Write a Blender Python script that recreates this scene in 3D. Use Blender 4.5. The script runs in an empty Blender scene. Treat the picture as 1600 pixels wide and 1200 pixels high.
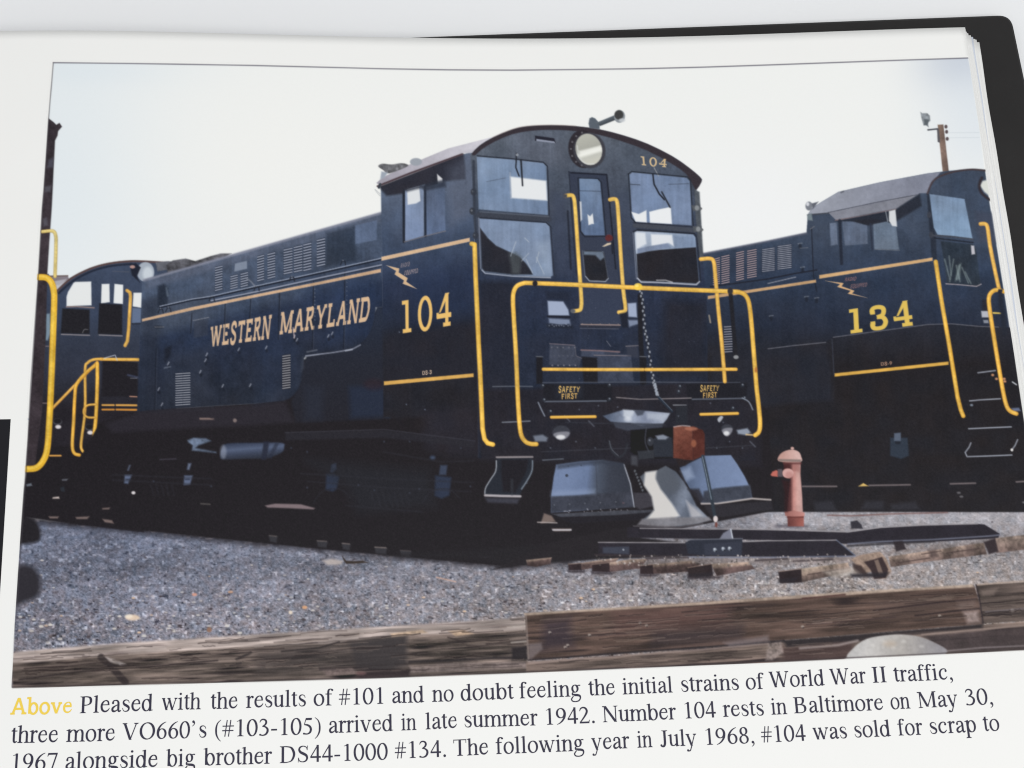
# Close-up of an open railway picture book lying on a white table.
import bpy, math
import numpy as np
from mathutils import Matrix, Vector
from mathutils.geometry import delaunay_2d_cdt

scene = bpy.context.scene
CM = 0.01                                    # lengths below are in centimetres
# ------------------------------------------------------------------ camera
CAM_ROT = (0.27074494, -0.06798741, -0.03891412)
CAM_POS = np.array([-3.16744534, -10.11315423, 33.10806334])
FOC = 2083.41975                             # focal length for a picture 1600 wide
def rot(a, b, c):
    ca, sa, cb, sb, cc, sc = math.cos(a), math.sin(a), math.cos(b), math.sin(b), math.cos(c), math.sin(c)
    return np.array([[cc, -sc, 0], [sc, cc, 0], [0, 0, 1]])@np.array([[cb, 0, sb], [0, 1, 0], [-sb, 0, cb]])@np.array([[1, 0, 0], [0, ca, -sa], [0, sa, ca]])
RC = rot(*CAM_ROT)
cd = bpy.data.cameras.new('camera'); cam = bpy.data.objects.new('camera', cd); scene.collection.objects.link(cam)
M4 = Matrix([list(RC[i])+[CAM_POS[i]*CM] for i in range(3)]+[[0, 0, 0, 1]])
cam.matrix_world = M4
cd.sensor_width = 36; cd.sensor_fit = 'HORIZONTAL'; cd.lens = 36*FOC/1600; cd.clip_start = .01; cd.clip_end = 50
scene.camera = cam
scene.cycles.filter_width = 1.15
# ------------------------------------------------------------------ light
WORLD = 0.66; KEY = 12.6; EXPO = 0.0
world = bpy.data.worlds.new('World'); scene.world = world; world.use_nodes = True
bg = world.node_tree.nodes['Background']; bg.inputs['Color'].default_value = (.97, .985, 1, 1); bg.inputs['Strength'].default_value = WORLD
def lamp(name, loc, to, size, power, col):
    l = bpy.data.lights.new(name, 'AREA'); l.shape = 'DISK'; l.size = size; l.energy = power; l.color = col
    o = bpy.data.objects.new(name, l); scene.collection.objects.link(o); o.location = loc
    o.rotation_euler = (Vector(to)-Vector(loc)).to_track_quat('-Z', 'Y').to_euler()
lamp('softbox', (.36, -.62, 1.35), (.02, 0, 0), .8, KEY, (1, .985, .96))
scene.view_settings.view_transform = 'Standard'; scene.view_settings.look = 'None'
scene.view_settings.exposure = EXPO; scene.view_settings.gamma = 1; scene.view_settings.use_curve_mapping = False
# ------------------------------------------------------------------ the bowed page
W = 25.0; VTOP = .97; VBOT = -21.6; UR = 25.06; GUT = -3.4
def bow(u, v):
    """height of the page over the middle of the book; u to the right, v up the page"""
    u = np.asarray(u, float); v = np.asarray(v, float)
    x = np.clip(u, -4, 27)/W-.5
    z = .92543566*4*x*x+.10392581*8*x**3+.31292923*(v/-16)*4*x*x-.38644077*16*x**4
    g = np.clip((-1.9-u)/1.6, 0, 1)
    return z-.95*g*g*(3-2*g)*(.6+.4*g)
def world_pt(u, v, z): return np.stack([(np.asarray(u)-W/2)*CM, (np.asarray(v)+8)*CM, np.asarray(z)*CM], -1)
def project(u, v, z):
    q = (np.stack([u-W/2, v+8, z], -1)-CAM_POS)@RC
    return 800+FOC*q[..., 0]/-q[..., 2], 600-FOC*q[..., 1]/-q[..., 2]
def on_page(px, py, z0=None):
    """point of the page (or of a level z0) that was measured at px, py"""
    px = np.asarray(px, float); py = np.asarray(py, float)
    d = np.stack([(px-800)/FOC, -(py-600)/FOC, -np.ones_like(px)], -1)@RC.T
    z = np.zeros_like(px)+(0 if z0 is None else z0)
    for _ in range(25):
        X = CAM_POS+d*((z-CAM_POS[2])/d[..., 2])[..., None]; u = X[..., 0]+W/2; v = X[..., 1]-8
        if z0 is None: z = bow(u, v)
    return u, v
# ------------------------------------------------------------------ materials
def mat(name, col, rough=.5, spec=.3, noise=None, attr=None, bump=None):
    m = bpy.data.materials.new(name); m.use_nodes = True; nt = m.node_tree; b = nt.nodes['Principled BSDF']
    b.inputs['Base Color'].default_value = (*col, 1); b.inputs['Roughness'].default_value = rough; b.inputs['Specular IOR Level'].default_value = spec
    if attr:
        a = nt.nodes.new('ShaderNodeVertexColor'); a.layer_name = attr; nt.links.new(a.outputs['Color'], b.inputs['Base Color'])
    if noise or bump:
        tc = nt.nodes.new('ShaderNodeTexCoord')
    if noise:
        sc, amt = noise
        n = nt.nodes.new('ShaderNodeTexNoise'); n.inputs['Scale'].default_value = sc; n.inputs['Detail'].default_value = 6; n.inputs['Roughness'].default_value = .6
        nt.links.new(tc.outputs['Object'], n.inputs['Vector'])
        r = nt.nodes.new('ShaderNodeMapRange'); r.inputs['To Min'].default_value = 1-amt; r.inputs['To Max'].default_value = 1+amt
        nt.links.new(n.outputs['Fac'], r.inputs['Value'])
        x = nt.nodes.new('ShaderNodeMix'); x.data_type = 'RGBA'; x.blend_type = 'MULTIPLY'; x.inputs[0].default_value = 1
        x.inputs[6].default_value = (*col, 1); nt.links.new(r.outputs['Result'], x.inputs[7]); nt.links.new(x.outputs[2], b.inputs['Base Color'])
    if bump:
        n = nt.nodes.new('ShaderNodeTexNoise'); n.inputs['Scale'].default_value = bump[0]; n.inputs['Detail'].default_value = 4
        nt.links.new(tc.outputs['Object'], n.inputs['Vector'])
        q = nt.nodes.new('ShaderNodeBump'); q.inputs['Strength'].default_value = bump[1]; q.inputs['Distance'].default_value = .0002
        nt.links.new(n.outputs['Fac'], q.inputs['Height']); nt.links.new(q.outputs['Normal'], b.inputs['Normal'])
    return m
PAPER_K = 1.0                                # print colours are read off under this light level
def lin(c):
    c = np.asarray(c, float)/255
    return np.where(c <= .04045, c/12.92, ((c+.055)/1.055)**2.4)
m_paper = mat('coated_paper', (.80, .80, .785), .5, .25, (60, .012))
m_edge = mat('paper_edge', (.78, .78, .77), .7, .15, (900, .06))
m_tint = mat('bled_paper_edge', (.62, .66, .74), .6, .15, (700, .12))
m_ink = mat('printing_ink', (.5, .5, .5), .42, .22, None, 'ink')
m_text = mat('black_ink', (.028, .026, .05), .5, .2); m_head = mat('yellow_ink', (.80, .58, .08), .5, .2)
m_cover = mat('black_boards', (.0105, .0095, .0095), .5, .3, (40, .5), None, (700, .25))
m_table = mat('white_table', (.765, .775, .79), .5, .2, (3, .02))
# ------------------------------------------------------------------ objects
def link(name, me, m, parent=None, smooth=True, label=None):
    o = bpy.data.objects.new(name, me); scene.collection.objects.link(o)
    if m: me.materials.append(m)
    if parent: o.parent = parent
    if label: o['label'] = label
    if smooth and len(me.polygons): me.polygons.foreach_set('use_smooth', np.ones(len(me.polygons), bool))
    return o
def mesh(name, verts, faces):
    me = bpy.data.meshes.new(name); me.from_pydata([tuple(map(float, v)) for v in verts], [], faces); me.update(); return me
def quads_mesh(name, co, quads, col=None):
    me = bpy.data.meshes.new(name); n, k = len(co), len(quads)
    me.vertices.add(n); me.vertices.foreach_set('co', co.astype(np.float32).ravel())
    me.loops.add(k*4); me.loops.foreach_set('vertex_index', quads.astype(np.int32).ravel())
    me.polygons.add(k); me.polygons.foreach_set('loop_start', np.arange(0, k*4, 4, dtype=np.int32))
    if col is not None:
        a = me.color_attributes.new('ink', 'FLOAT_COLOR', 'POINT'); a.data.foreach_set('color', np.concatenate([col, np.ones((n, 1))], 1).astype(np.float32).ravel())
    me.update(calc_edges=True); return me
def grid(nu, nv):
    i = np.arange((nu-1)*(nv-1)); a = (i//(nu-1))*nu+i % (nu-1)
    return np.stack([a, a+nu, a+nu+1, a+1], 1)
def sheet(name, us, vs, zf, thick, m, parent, label=None, usv=None):
    """a curved sheet with real thickness: us across, vs down, zf(u, v) its top; usv(u, v) may bend the right edge"""
    U, V = np.meshgrid(us, vs)
    if usv is not None: U = usv(U, V)
    Z = zf(U, V); nu, nv = len(us), len(vs)
    T = np.stack([(U-W/2)*CM, (V+8)*CM, Z*CM], -1).reshape(-1, 3); B = T-np.array([0, 0, thick*CM])
    n = nu*nv; q = grid(nu, nv); f = [q, q[:, ::-1]+n]
    def rim(idx): a = idx[:-1]; b = idx[1:]; f.append(np.stack([a, b, b+n, a+n], 1))
    ar = np.arange(n).reshape(nv, nu); rim(ar[0]); rim(ar[-1][::-1]); rim(ar[:, 0][::-1]); rim(ar[:, -1])
    me = quads_mesh(name, np.concatenate([T, B]), np.concatenate(f))
    return link(name, me, m, parent, False, label)

# table
tz = -.78
tb = link('table_surface', mesh('table_surface', [(-1.2, -.9, tz*CM), (1.2, -.9, tz*CM), (1.2, 1.1, tz*CM), (-1.2, 1.1, tz*CM)], [(0, 1, 2, 3)]), m_table, None, False)
tb['label'] = 'plain pale grey white table top under the open book'; tb['category'] = 'table top'; tb['kind'] = 'structure'
# the book
book = bpy.data.objects.new('open_book', None); scene.collection.objects.link(book); book.empty_display_size = .02
book.location = (0, -.03, tz*CM); bpy.context.view_layer.update()
book['label'] = 'open hardback railway book in black boards, showing a printed locomotive photograph and its caption'; book['category'] = 'book'
INV = book.matrix_world.inverted()
def child(o, parent=book):
    o.parent = parent; o.matrix_parent_inverse = parent.matrix_world.inverted(); return o

# black boards, corners rounded, edges eased
def board(name, pts, z1, z0, r, label):
    """flat board with rounded corners (r per corner) and an eased upper edge"""
    out = []
    n = len(pts)
    for i, (p, rr) in enumerate(zip(pts, r)):
        a = np.array(pts[i-1], float); b = np.array(p, float); c = np.array(pts[(i+1) % n], float)
        d1 = (a-b)/np.linalg.norm(a-b); d2 = (c-b)/np.linalg.norm(c-b)
        s, e = b+d1*rr, b+d2*rr
        for t in np.linspace(0, 1, 9): out.append((1-t)**2*s+2*t*(1-t)*b+t*t*e)
    out = np.array(out); cen = out.mean(0); k = len(out)
    def inset(d):
        nx = np.roll(out, -1, 0)-np.roll(out, 1, 0); nn = np.stack([nx[:, 1], -nx[:, 0]], 1); nn /= np.linalg.norm(nn, axis=1)[:, None]+1e-9
        if ((out-cen)*nn).sum() < 0: nn = -nn
        return out-nn*d
    rings = [(0, z0), (0, z1-.09), (.025, z1-.03), (.09, z1)]
    V = []; F = []
    for d, z in rings:
        for u, v in inset(d): V.append(((u-W/2)*CM, (v+8)*CM, z*CM))
    for a in range(len(rings)-1):
        for i in range(k): j = (i+1) % k; F.append((a*k+i, a*k+j, (a+1)*k+j, (a+1)*k+i))
    F.append(tuple(range(3*k, 4*k))); F.append(tuple(range(k-1, -1, -1)))
    me = mesh(name, V, F)
    return child(link(name, me, m_cover, None, False, label))
cz = -.42
cp_ = [on_page(x, y, cz) for x, y in ((699, 55), (1566, 23), (1581, 30), (1600, 121))]
tr_ = (cp_[1][0]+.29, cp_[1][1]+.03)
sl_ = (cp_[3][0]-cp_[2][0])/(cp_[3][1]-cp_[2][1])
sl2 = (cp_[1][1]-cp_[0][1])/(cp_[1][0]-cp_[0][0])
board('back_cover', [(-3.0, cp_[0][1]-sl2*(cp_[0][0]+3.0)), tr_, (tr_[0]+sl_*(-22.6-tr_[1]), -22.6), (-3.0, -22.4)][::-1], cz, tz+.005, [.1, .6, .42, .1], 'black right hand cover board showing past the page edges')
board('front_cover', [(-3.6, 1.1), (-32, 1.6), (-32, -22.6), (-3.6, -22.4)], cz, tz+.005, [.1, .5, .5, .1], None)
b_ = child(link('spine', mesh('spine', [((u-W/2)*CM, (v+8)*CM, z*CM) for v in (1.05, -22.4) for u, z in ((-3.8, cz-.02), (-3.8, tz+.01), (-2.9, tz+.01), (-2.9, cz-.02))], [(0, 1, 5, 4), (1, 2, 6, 5), (2, 3, 7, 6), (3, 0, 4, 7), (0, 3, 2, 1), (4, 5, 6, 7)]), m_cover, None, False))

# pages: the open page, the leaves that fan out under it, the block below, the facing page
us = np.concatenate([np.linspace(GUT, 0, 22)[:-1], np.linspace(0, UR, 128)]); vs = np.linspace(VTOP, VBOT, 80)
page = child(sheet('page', us, vs, bow, .02, m_paper, None, 'white open page with the printed photograph and caption',
   usv=lambda U, V: np.where(U > UR-1e-6, UR, U)))
# upper page edge runs very slightly uphill to the gutter
def ease(u, a, b): t = np.clip((u-a)/(b-a), 0, 1); return t*t*(3-2*t)
LEAVES = [(.10, 25.11, 25.10), (.21, 25.20, 25.24), (.31, 25.31, 25.30), (.41, 25.42, 25.43), (.50, 25.50, 25.50), (.58, 25.60, 25.60), (.66, 25.69, 25.70), (.74, 25.79, 25.79)]
rl = np.random.RandomState(4)
for i, (d, e0, e1) in enumerate(LEAVES):
    n_ = len(LEAVES)
    ul = np.concatenate([np.linspace(13, 23.5, 24)[:-1], np.linspace(23.5, 25, 16)])
    dd = (lambda U, V, d=d: bow(U, V)-(.03+.006*i)-d*ease(U, 15, 25.0))
    def bend(U, V, e0=e0, e1=e1, s=i):
        k = np.clip((U-23.5)/1.5, 0, 1); e = e0+(e1-e0)*np.clip((VTOP-V)/6, 0, 1)+.012*np.sin(V*.9+s*1.7)+.008*np.sin(V*2.3+s)
        return U+(e-25)*k
    child(sheet('leaf', ul, np.linspace(VTOP+rl.uniform(-.02, .015), VBOT, 60), dd, [.03, .05, .05, .04, .05, .05, .05, .08][i], [m_paper, m_edge, m_paper, m_edge, m_tint, m_paper, m_edge, m_paper][i], None, None, bend))
blk = child(sheet('page_block', np.linspace(GUT+.3, 24.9, 60), np.linspace(VTOP-.03, VBOT, 20), lambda U, V: np.maximum(bow(U, V)-.1-.72*ease(U, 15, 24.6), cz+.02), .02, m_edge, None))
fu = np.concatenate([np.linspace(GUT-27, GUT-3, 40)[:-1], np.linspace(GUT-3, GUT-.02, 24)])
def faceb(U, V): t = np.clip((GUT-U)/27, 0, 1); return -.42+1.15*(1-np.exp(-t*14))-.55*t*t
child(sheet('facing_page', fu, np.linspace(VTOP, VBOT, 30), faceb, .03, m_paper, None, 'white facing page across the gutter'))
# ------------------------------------------------------------------ ink engine
# The printed picture is laid down as ink on the page: every outline below is given in the
# measuring grid of the print (0..1600 across, 0..1200 down) and rasterised onto the page mesh.
def _fade(t): return t*t*(3-2*t)
def vnoise(x, y, seed):
    rs = np.random.RandomState(seed); g = rs.rand(256, 256).astype(np.float32)
    xi = np.floor(x).astype(np.int32); yi = np.floor(y).astype(np.int32)
    fx = _fade(x-xi); fy = _fade(y-yi)
    a = g[yi & 255, xi & 255]; b = g[yi & 255, (xi+1) & 255]
    c = g[(yi+1) & 255, xi & 255]; d = g[(yi+1) & 255, (xi+1) & 255]
    return (a+(b-a)*fx)*(1-fy)+(c+(d-c)*fx)*fy
def fbm(x, y, s, seed, octv=3, asp=1.0):
    t = 0; amp = 1; tot = 0
    for k in range(octv):
        t = t+amp*vnoise(x/s/asp, y/s, seed+k*7); tot += amp; amp *= .55; s = s*.47
    return t/tot-.5

class Ink:
    def __init__(self, PX, PY, win):
        self.PX, self.PY, self.win = PX.astype(np.float32), PY.astype(np.float32), win
        self.C = np.zeros(PX.shape+(3,), np.float32); self.ID = np.zeros(PX.shape, np.int16)
        self.keys = ['paper']; self.kid = {'paper': 0}
        self.NZ = fbm(PX, PY, 26, 3, 4); self.NF = fbm(PX, PY, 4, 9, 2)
    def key(self, k):
        if k not in self.kid: self.kid[k] = len(self.keys); self.keys.append(k)
        return self.kid[k]
    def idmask(self, sl, pre):
        if isinstance(pre, str): pre = [pre]
        ids = [i for i, k in enumerate(self.keys) if any(k.startswith(p) for p in pre)]
        return np.isin(self.ID[sl], ids)
    def lay(self, sl, cov, col, part, a=1.0, n=0.0, clip=None):
        x, y = self.PX[sl], self.PY[sl]
        if clip is not None: cov = cov*self.idmask(sl, clip)
        if callable(col): c = col(x, y)
        else: c = np.broadcast_to(np.array(col, np.float32), x.shape+(3,))
        if n: c = c*(1+n*(self.NZ[sl]*1.6+self.NF[sl]*.7))[..., None]
        w = (cov*a)[..., None]
        self.C[sl] = self.C[sl]*(1-w)+c*w
        if part is not None: self.ID[sl][cov > .5] = self.key(part)
    def sdf(self, sl, conts):
        x, y = self.PX[sl], self.PY[sl]
        ins = np.zeros(x.shape, bool); d2 = np.full(x.shape, 1e9, np.float32)
        for pts in conts:
            m = len(pts)
            for i in range(m):
                x0, y0 = pts[i]; x1, y1 = pts[(i+1) % m]
                dx, dy = x1-x0, y1-y0; L2 = dx*dx+dy*dy
                if L2 < 1e-9: continue
                t = np.clip(((x-x0)*dx+(y-y0)*dy)/L2, 0, 1)
                d2 = np.minimum(d2, (x-x0-t*dx)**2+(y-y0-t*dy)**2)
                if y0 != y1:
                    c = ((y0 > y) != (y1 > y)) & (x < (x1-x0)*(y-y0)/(y1-y0)+x0); ins ^= c
        d = np.sqrt(d2)
        return np.where(ins, d, -d)
    def box(self, pts, m):
        p = np.array(pts, float)
        return self.win(p[:, 0].min()-m, p[:, 1].min()-m, p[:, 0].max()+m, p[:, 1].max()+m)

def sp(pts, closed=False, k=6):
    """smooth curve through points (Catmull-Rom)"""
    p = [np.array(q, float) for q in pts]; n = len(p); out = []
    rng = range(n) if closed else range(n-1)
    for i in rng:
        if closed: a, b, c, d = p[(i-1) % n], p[i], p[(i+1) % n], p[(i+2) % n]
        else: a, b, c, d = p[max(i-1, 0)], p[i], p[i+1], p[min(i+2, n-1)]
        for j in range(k):
            t = j/k
            out.append(.5*((2*b)+(c-a)*t+(2*a-5*b+4*c-d)*t*t+(3*b-a-3*c+d)*t**3))
    if not closed: out.append(p[-1])
    return [tuple(q) for q in out]
def P(pts, c, part=None, b=.7, a=1.0, clip=None, n=0.0, holes=()):
    sl = ink.box(pts, b+2)
    if sl is None: return
    s = ink.sdf(sl, [pts]+list(holes))
    ink.lay(sl, np.clip(.5+s/(2*b), 0, 1), c, part, a, n, clip)
def MP(polys, c, part=None, b=.6, a=1.0):
    """union of glyph polygons (each a list of even-odd contours) laid as one piece"""
    al = [q for pl in polys for ct in pl for q in ct]
    sl = ink.box(al, b+2)
    if sl is None: return
    s = None
    for pl in polys:
        d = ink.sdf(sl, pl); s = d if s is None else np.maximum(s, d)
    ink.lay(sl, np.clip(.5+s/(2*b), 0, 1), c, part, a)
def L(pts, w, c, part=None, b=.7, a=1.0, clip=None, n=0.0):
    sl = ink.box(pts, w/2+b+2)
    if sl is None: return
    x, y = ink.PX[sl], ink.PY[sl]; d2 = np.full(x.shape, 1e9, np.float32)
    for (x0, y0), (x1, y1) in zip(pts[:-1], pts[1:]):
        dx, dy = x1-x0, y1-y0; q = dx*dx+dy*dy+1e-9
        t = np.clip(((x-x0)*dx+(y-y0)*dy)/q, 0, 1)
        d2 = np.minimum(d2, (x-x0-t*dx)**2+(y-y0-t*dy)**2)
    s = w/2-np.sqrt(d2)
    ink.lay(sl, np.clip(.5+s/(2*b), 0, min(1, .5+w/(4*b)))/min(1, .5+w/(4*b))*min(1, w/1.1), c, part, a, n, clip)
def E(cx, cy, rx, ry, c, part=None, b=.7, a=1.0, rot=0, clip=None, n=0.0):
    t = np.linspace(0, 2*math.pi, 29)[:-1]; ca, sa = math.cos(rot), math.sin(rot)
    P([(cx+rx*math.cos(u)*ca-ry*math.sin(u)*sa, cy+rx*math.cos(u)*sa+ry*math.sin(u)*ca) for u in t], c, part, b, a, clip, n)
def GR(p0, c0, p1, c1, *more):
    """colour running from c0 at p0 to c1 at p1 (further stops: fraction, colour)"""
    st = sorted([(0., c0), (1., c1)]+[(more[i], more[i+1]) for i in range(0, len(more), 2)], key=lambda s: s[0])
    dx, dy = p1[0]-p0[0], p1[1]-p0[1]; q = dx*dx+dy*dy
    def f(x, y):
        t = np.clip(((x-p0[0])*dx+(y-p0[1])*dy)/q, 0, 1)
        return np.stack([np.interp(t, [s[0] for s in st], [s[1][k] for s in st]) for k in range(3)], -1).astype(np.float32)
    return f
def mottle(clip, blot=.14, streak=.12, fine=.10, tint=0.0, seed=90, top=150):
    """wear and dirt over what is already printed inside a piece"""
    sl = (slice(None), slice(None)); m = ink.idmask(sl, clip)
    x, y = ink.PX, ink.PY
    g = 1+blot*2*fbm(x, y, 22, seed, 3)+streak*2*fbm(x, y, 3.2, seed+11, 2, .22)*0+fine*2*(vnoise(x/2.2, y/2.2, seed+5)-.5)
    k = vnoise(x/3.4, y/46, seed+12)*.6+vnoise(x/1.8, y/24, seed+13)*.4-.5
    g = g+streak*2*k
    c = ink.C*g[..., None]
    if tint:
        h = fbm(x, y, 30, seed+21, 2); c[..., 0] += h*tint; c[..., 2] -= h*tint
    dark = np.clip((top-ink.C.mean(-1))/60, 0, 1)*m
    ink.C = ink.C*(1-dark[..., None])+c*dark[..., None]
def pipe(pts, w, part, c=(214, 164, 66), hi=(236, 194, 100), lo=(140, 96, 46)):
    L(pts, w+.7, lo, None, .9, .55); L(pts, w*.93, c, part, .7); L([(x-w*.1, y-w*.14) for x, y in pts], w*.36, hi, None, .9, .8)
def louvre(x0, y0, x1, y1, sk, rows, part, lt=(146, 153, 172), dk=(38, 46, 66), cols=1):
    """slatted vent: top-left, bottom-right, sk = rise across its width"""
    w = x1-x0
    P([(x0, y0+sk), (x1, y0), (x1, y1-sk), (x0, y1)], dk, part, .7, .75)
    for r in range(rows):
        for k in range(cols):
            xa = x0+w*(k+.06)/cols; xb = x0+w*(k+.94)/cols
            yy = y0+sk+(y1-y0-sk)*(r+.5)/rows
            L([(xa, yy-sk*(xa-x0)/w), (xb, yy-sk*(xb-x0)/w)], max(1.1, (y1-y0)/rows*.40), lt, None, .55, .95)
def dot(x, y, r, c, a=1.0): E(x, y, r, r, c, None, .7, a)
# ------------------------------------------------------------------ letters (drawn as outlines, 1000 units to the em)
class Sty:
    def __init__(s, T, t, h, ext, br, serif=True): s.T, s.t, s.h, s.ext, s.br, s.serif = T, t, h, ext, br, serif
ROM = Sty(94, 34, 22, 70, 26); CAP = Sty(106, 36, 22, 78, 26); SLAB = Sty(132, 118, 104, 62, 0); SLABX = Sty(100, 84, 82, 78, 0); SLABH = Sty(122, 108, 96, 78, 0); SANS = Sty(150, 130, 0, 0, 0, False)
def stroke(pts, st, widths=None, closed=False, k=5, smooth=True):
    n0 = len(pts)
    q = np.array(sp(pts, closed, k) if smooth else pts)
    if closed: d = np.roll(q, -1, 0)-np.roll(q, 1, 0)
    else:
        d = np.gradient(q, axis=0)
    ln = np.hypot(d[:, 0], d[:, 1])+1e-9; tx, ty = d[:, 0]/ln, d[:, 1]/ln
    if widths is None: w = st.t+(st.T-st.t)*np.abs(ty*.985-tx*.17)**1.6
    else: w = np.interp(np.linspace(0, n0-1, len(q)), range(n0), widths)
    nx, ny = -ty*w/2, tx*w/2
    A = [(x+a, y+b) for (x, y), a, b in zip(q, nx, ny)]; B = [(x-a, y-b) for (x, y), a, b in zip(q, nx, ny)]
    return [A, B] if closed else [A+B[::-1]]
def ell(cx, cy, rx, ry, st, T=None):
    s = st if T is None else Sty(T, st.t, 0, 0, 0)
    a = np.linspace(0, 2*math.pi, 25)[:-1]
    return stroke([(cx+rx*math.cos(u), cy+ry*math.sin(u)) for u in a], s, None, True, 1, False)
def disc(x, y, r):
    return [[(x+r*math.cos(u), y+r*math.sin(u)) for u in np.linspace(0, 2*math.pi, 13)[:-1]]]
def D(x0, y0, x1, y1, w): return [[(x0-w/2, y0), (x0+w/2, y0), (x1+w/2, y1), (x1-w/2, y1)]]
def R_(x0, y0, x1, y1): return [[(x0, y0), (x1, y0), (x1, y1), (x0, y1)]]
def glyph(ch, st):
    T, t, h, e, br = st.T, st.t, st.h, st.ext, st.br
    o = []
    roman = br > 0
    def V(x, y0, y1, w=T): o.append(R_(x-w/2, y0, x+w/2, y1))
    def SF(x, y, d=1, l=None, r=None, w=T):
        if not st.serif: return
        l = w/2+e if l is None else l; r = w/2+e if r is None else r
        if roman: o.append([[(x-l, y), (x+r, y), (x+r, y+d*h*.7), (x+min(w/2, r), y+d*(h+br)), (x-min(w/2, l), y+d*(h+br)), (x-l, y+d*h*.7)]])
        else: o.append(R_(x-l, y, x+r, y+d*h) if d > 0 else R_(x-l, y-h, x+r, y))
    def FL(x, y, w=T):
        if not st.serif: return
        if roman: o.append([[(x+w/2, y+8), (x+w*.2, y+8), (x-w/2-72, y-38), (x-w/2-72, y-54), (x-w/2, y-62), (x-w/2, y-110), (x+w/2, y-110)]])
        else: o.append(R_(x-w/2-e, y-h, x+w/2, y))
    def FT(x, w=T):   # little foot at right
        o.append([[(x-w/2, 90), (x-w/2, -6), (x-w*.1, -8), (x+w/2+70, 26), (x+w/2+70, 42), (x+w/2, 46), (x+w/2, 90)]] if roman else R_(x-w/2, 0, x+w/2+e, h))
    def S(p, w=None, **k): o.append(stroke(p, st, w, **k))
    def B(x0, x1, y, th=None): th = t if th is None else th; o.append(R_(x0, y-th/2, x1, y+th/2))
    H = 662; X = 450; adv = 500
    if ch == ' ': return 250, []
    if ch in 'lihnmrbkpdut':
        pass
    if ch == 'l': V(135, 0, 683); SF(135, 0); FL(135, 683); adv = 278
    elif ch == 'i': V(137, 0, X); SF(137, 0); FL(137, X+8); o.append(disc(132, 626, 56)); adv = 278
    elif ch in 'hn':
        top = 683 if ch == 'h' else X
        V(112, 0, top); SF(112, 0); FL(112, top+(8 if ch == 'n' else 0))
        S([(140, 335), (205, 402), (290, 428), (362, 400), (392, 310), (393, 200), (393, 20)]); SF(393, 0)
    elif ch == 'm':
        V(112, 0, X); SF(112, 0); FL(112, X+8)
        for x in (395, 672):
            S([(x-245, 335), (x-190, 402), (x-112, 428), (x-38, 400), (x-1, 310), (x, 200), (x, 20)]); SF(x, 0)
        adv = 778
    elif ch == 'r':
        V(120, 0, X); SF(120, 0); FL(120, X+8); S([(150, 320), (200, 395), (262, 425), (310, 410)], [40, 46, 52, 60]); o.append(disc(292, 402, 48)); adv = 333
    elif ch == 'u':
        S([(112, 440), (112, 250), (114, 140), (150, 50), (225, 28), (300, 50), (365, 110)]); V(382, 20, X); FL(112, X+8); FL(382, X+8); FT(382); adv = 500
    elif ch == 'b': V(105, 20, 683); FL(105, 683); o.append(ell(270, 222, 158, 214, st)); adv = 500
    elif ch == 'd': V(380, 20, 683); FL(380, 683); FT(380); o.append(ell(222, 222, 156, 214, st)); adv = 500
    elif ch == 'p': V(112, -217, X); FL(112, X+8); SF(112, -217); o.append(ell(276, 222, 156, 214, st)); adv = 500
    elif ch == 'o': o.append(ell(250, 222, 180, 216, st)); adv = 500
    elif ch == 'c': S([(378, 330), (345, 405), (262, 432), (160, 395), (92, 300), (82, 190), (120, 90), (205, 38), (300, 48), (395, 130)], [60, 50, 36, 60, 88, 94, 88, 66, 48, 26]); o.append(disc(352, 345, 46)); adv = 444
    elif ch == 'e':
        S([(368, 280), (350, 375), (300, 425), (235, 434), (150, 392), (92, 300), (80, 200), (115, 95), (200, 38), (290, 46), (360, 92), (408, 160)], [70, 66, 50, 36, 60, 88, 92, 86, 66, 58, 44, 22]); B(85, 402, 280)
        adv = 444
    elif ch == 'a':
        S([(92, 335), (118, 402), (200, 432), (280, 415), (325, 350), (330, 250), (330, 100), (352, 36), (400, 30), (442, 62)], [60, 54, 38, 60, 88, 92, 90, 80, 50, 26])
        o.append(disc(104, 338, 46)); S([(325, 275), (215, 232), (112, 165), (84, 102), (112, 42), (180, 30), (250, 55), (325, 120)], [30, 44, 80, 92, 84, 62, 44, 30]); adv = 444
    elif ch == 's':
        S([(330, 320), (300, 400), (205, 436), (118, 405), (92, 340), (135, 272), (222, 225), (305, 170), (322, 102), (280, 38), (190, 14), (105, 42), (58, 140)], [24, 30, 34, 56, 74, 92, 98, 92, 74, 54, 34, 30, 24]); adv = 389
    elif ch == 't':
        S([(128, 570), (128, 440), (128, 150), (140, 60), (190, 28), (270, 66)], [70, 92, 92, 88, 62, 24]); B(18, 262, 434, 36); o.append([[(18, 430), (172, 452), (172, 585), (150, 585)]]) if roman else None; adv = 278
    elif ch == 'f':
        S([(140, 20), (140, 300), (142, 540), (170, 630), (240, 664), (305, 645)], [92, 92, 90, 76, 44, 50]); o.append(disc(308, 618, 48)); B(22, 290, 434, 36); SF(140, 0, 1, T/2+60, T/2+88); adv = 333
    elif ch == 'g':
        o.append(ell(225, 300, 118, 138, st)); S([(320, 405), (400, 425), (470, 418)], [36, 40, 46])
        S([(165, 172), (105, 130), (112, 78), (200, 55), (330, 45), (430, 10), (445, -80), (370, -170), (230, -200), (100, -180), (52, -110), (95, -40), (170, 40)], [34, 54, 76, 88, 90, 84, 60, 50, 40, 50, 60, 48, 30]); adv = 500
    elif ch in 'vy':
        o.append(D(82, X, 258, 0, T+6)); o.append(D(418, X, 252, 0, t+10)); SF(88, X, -1, 84, 92); SF(410, X, -1, 78, 76)
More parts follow.
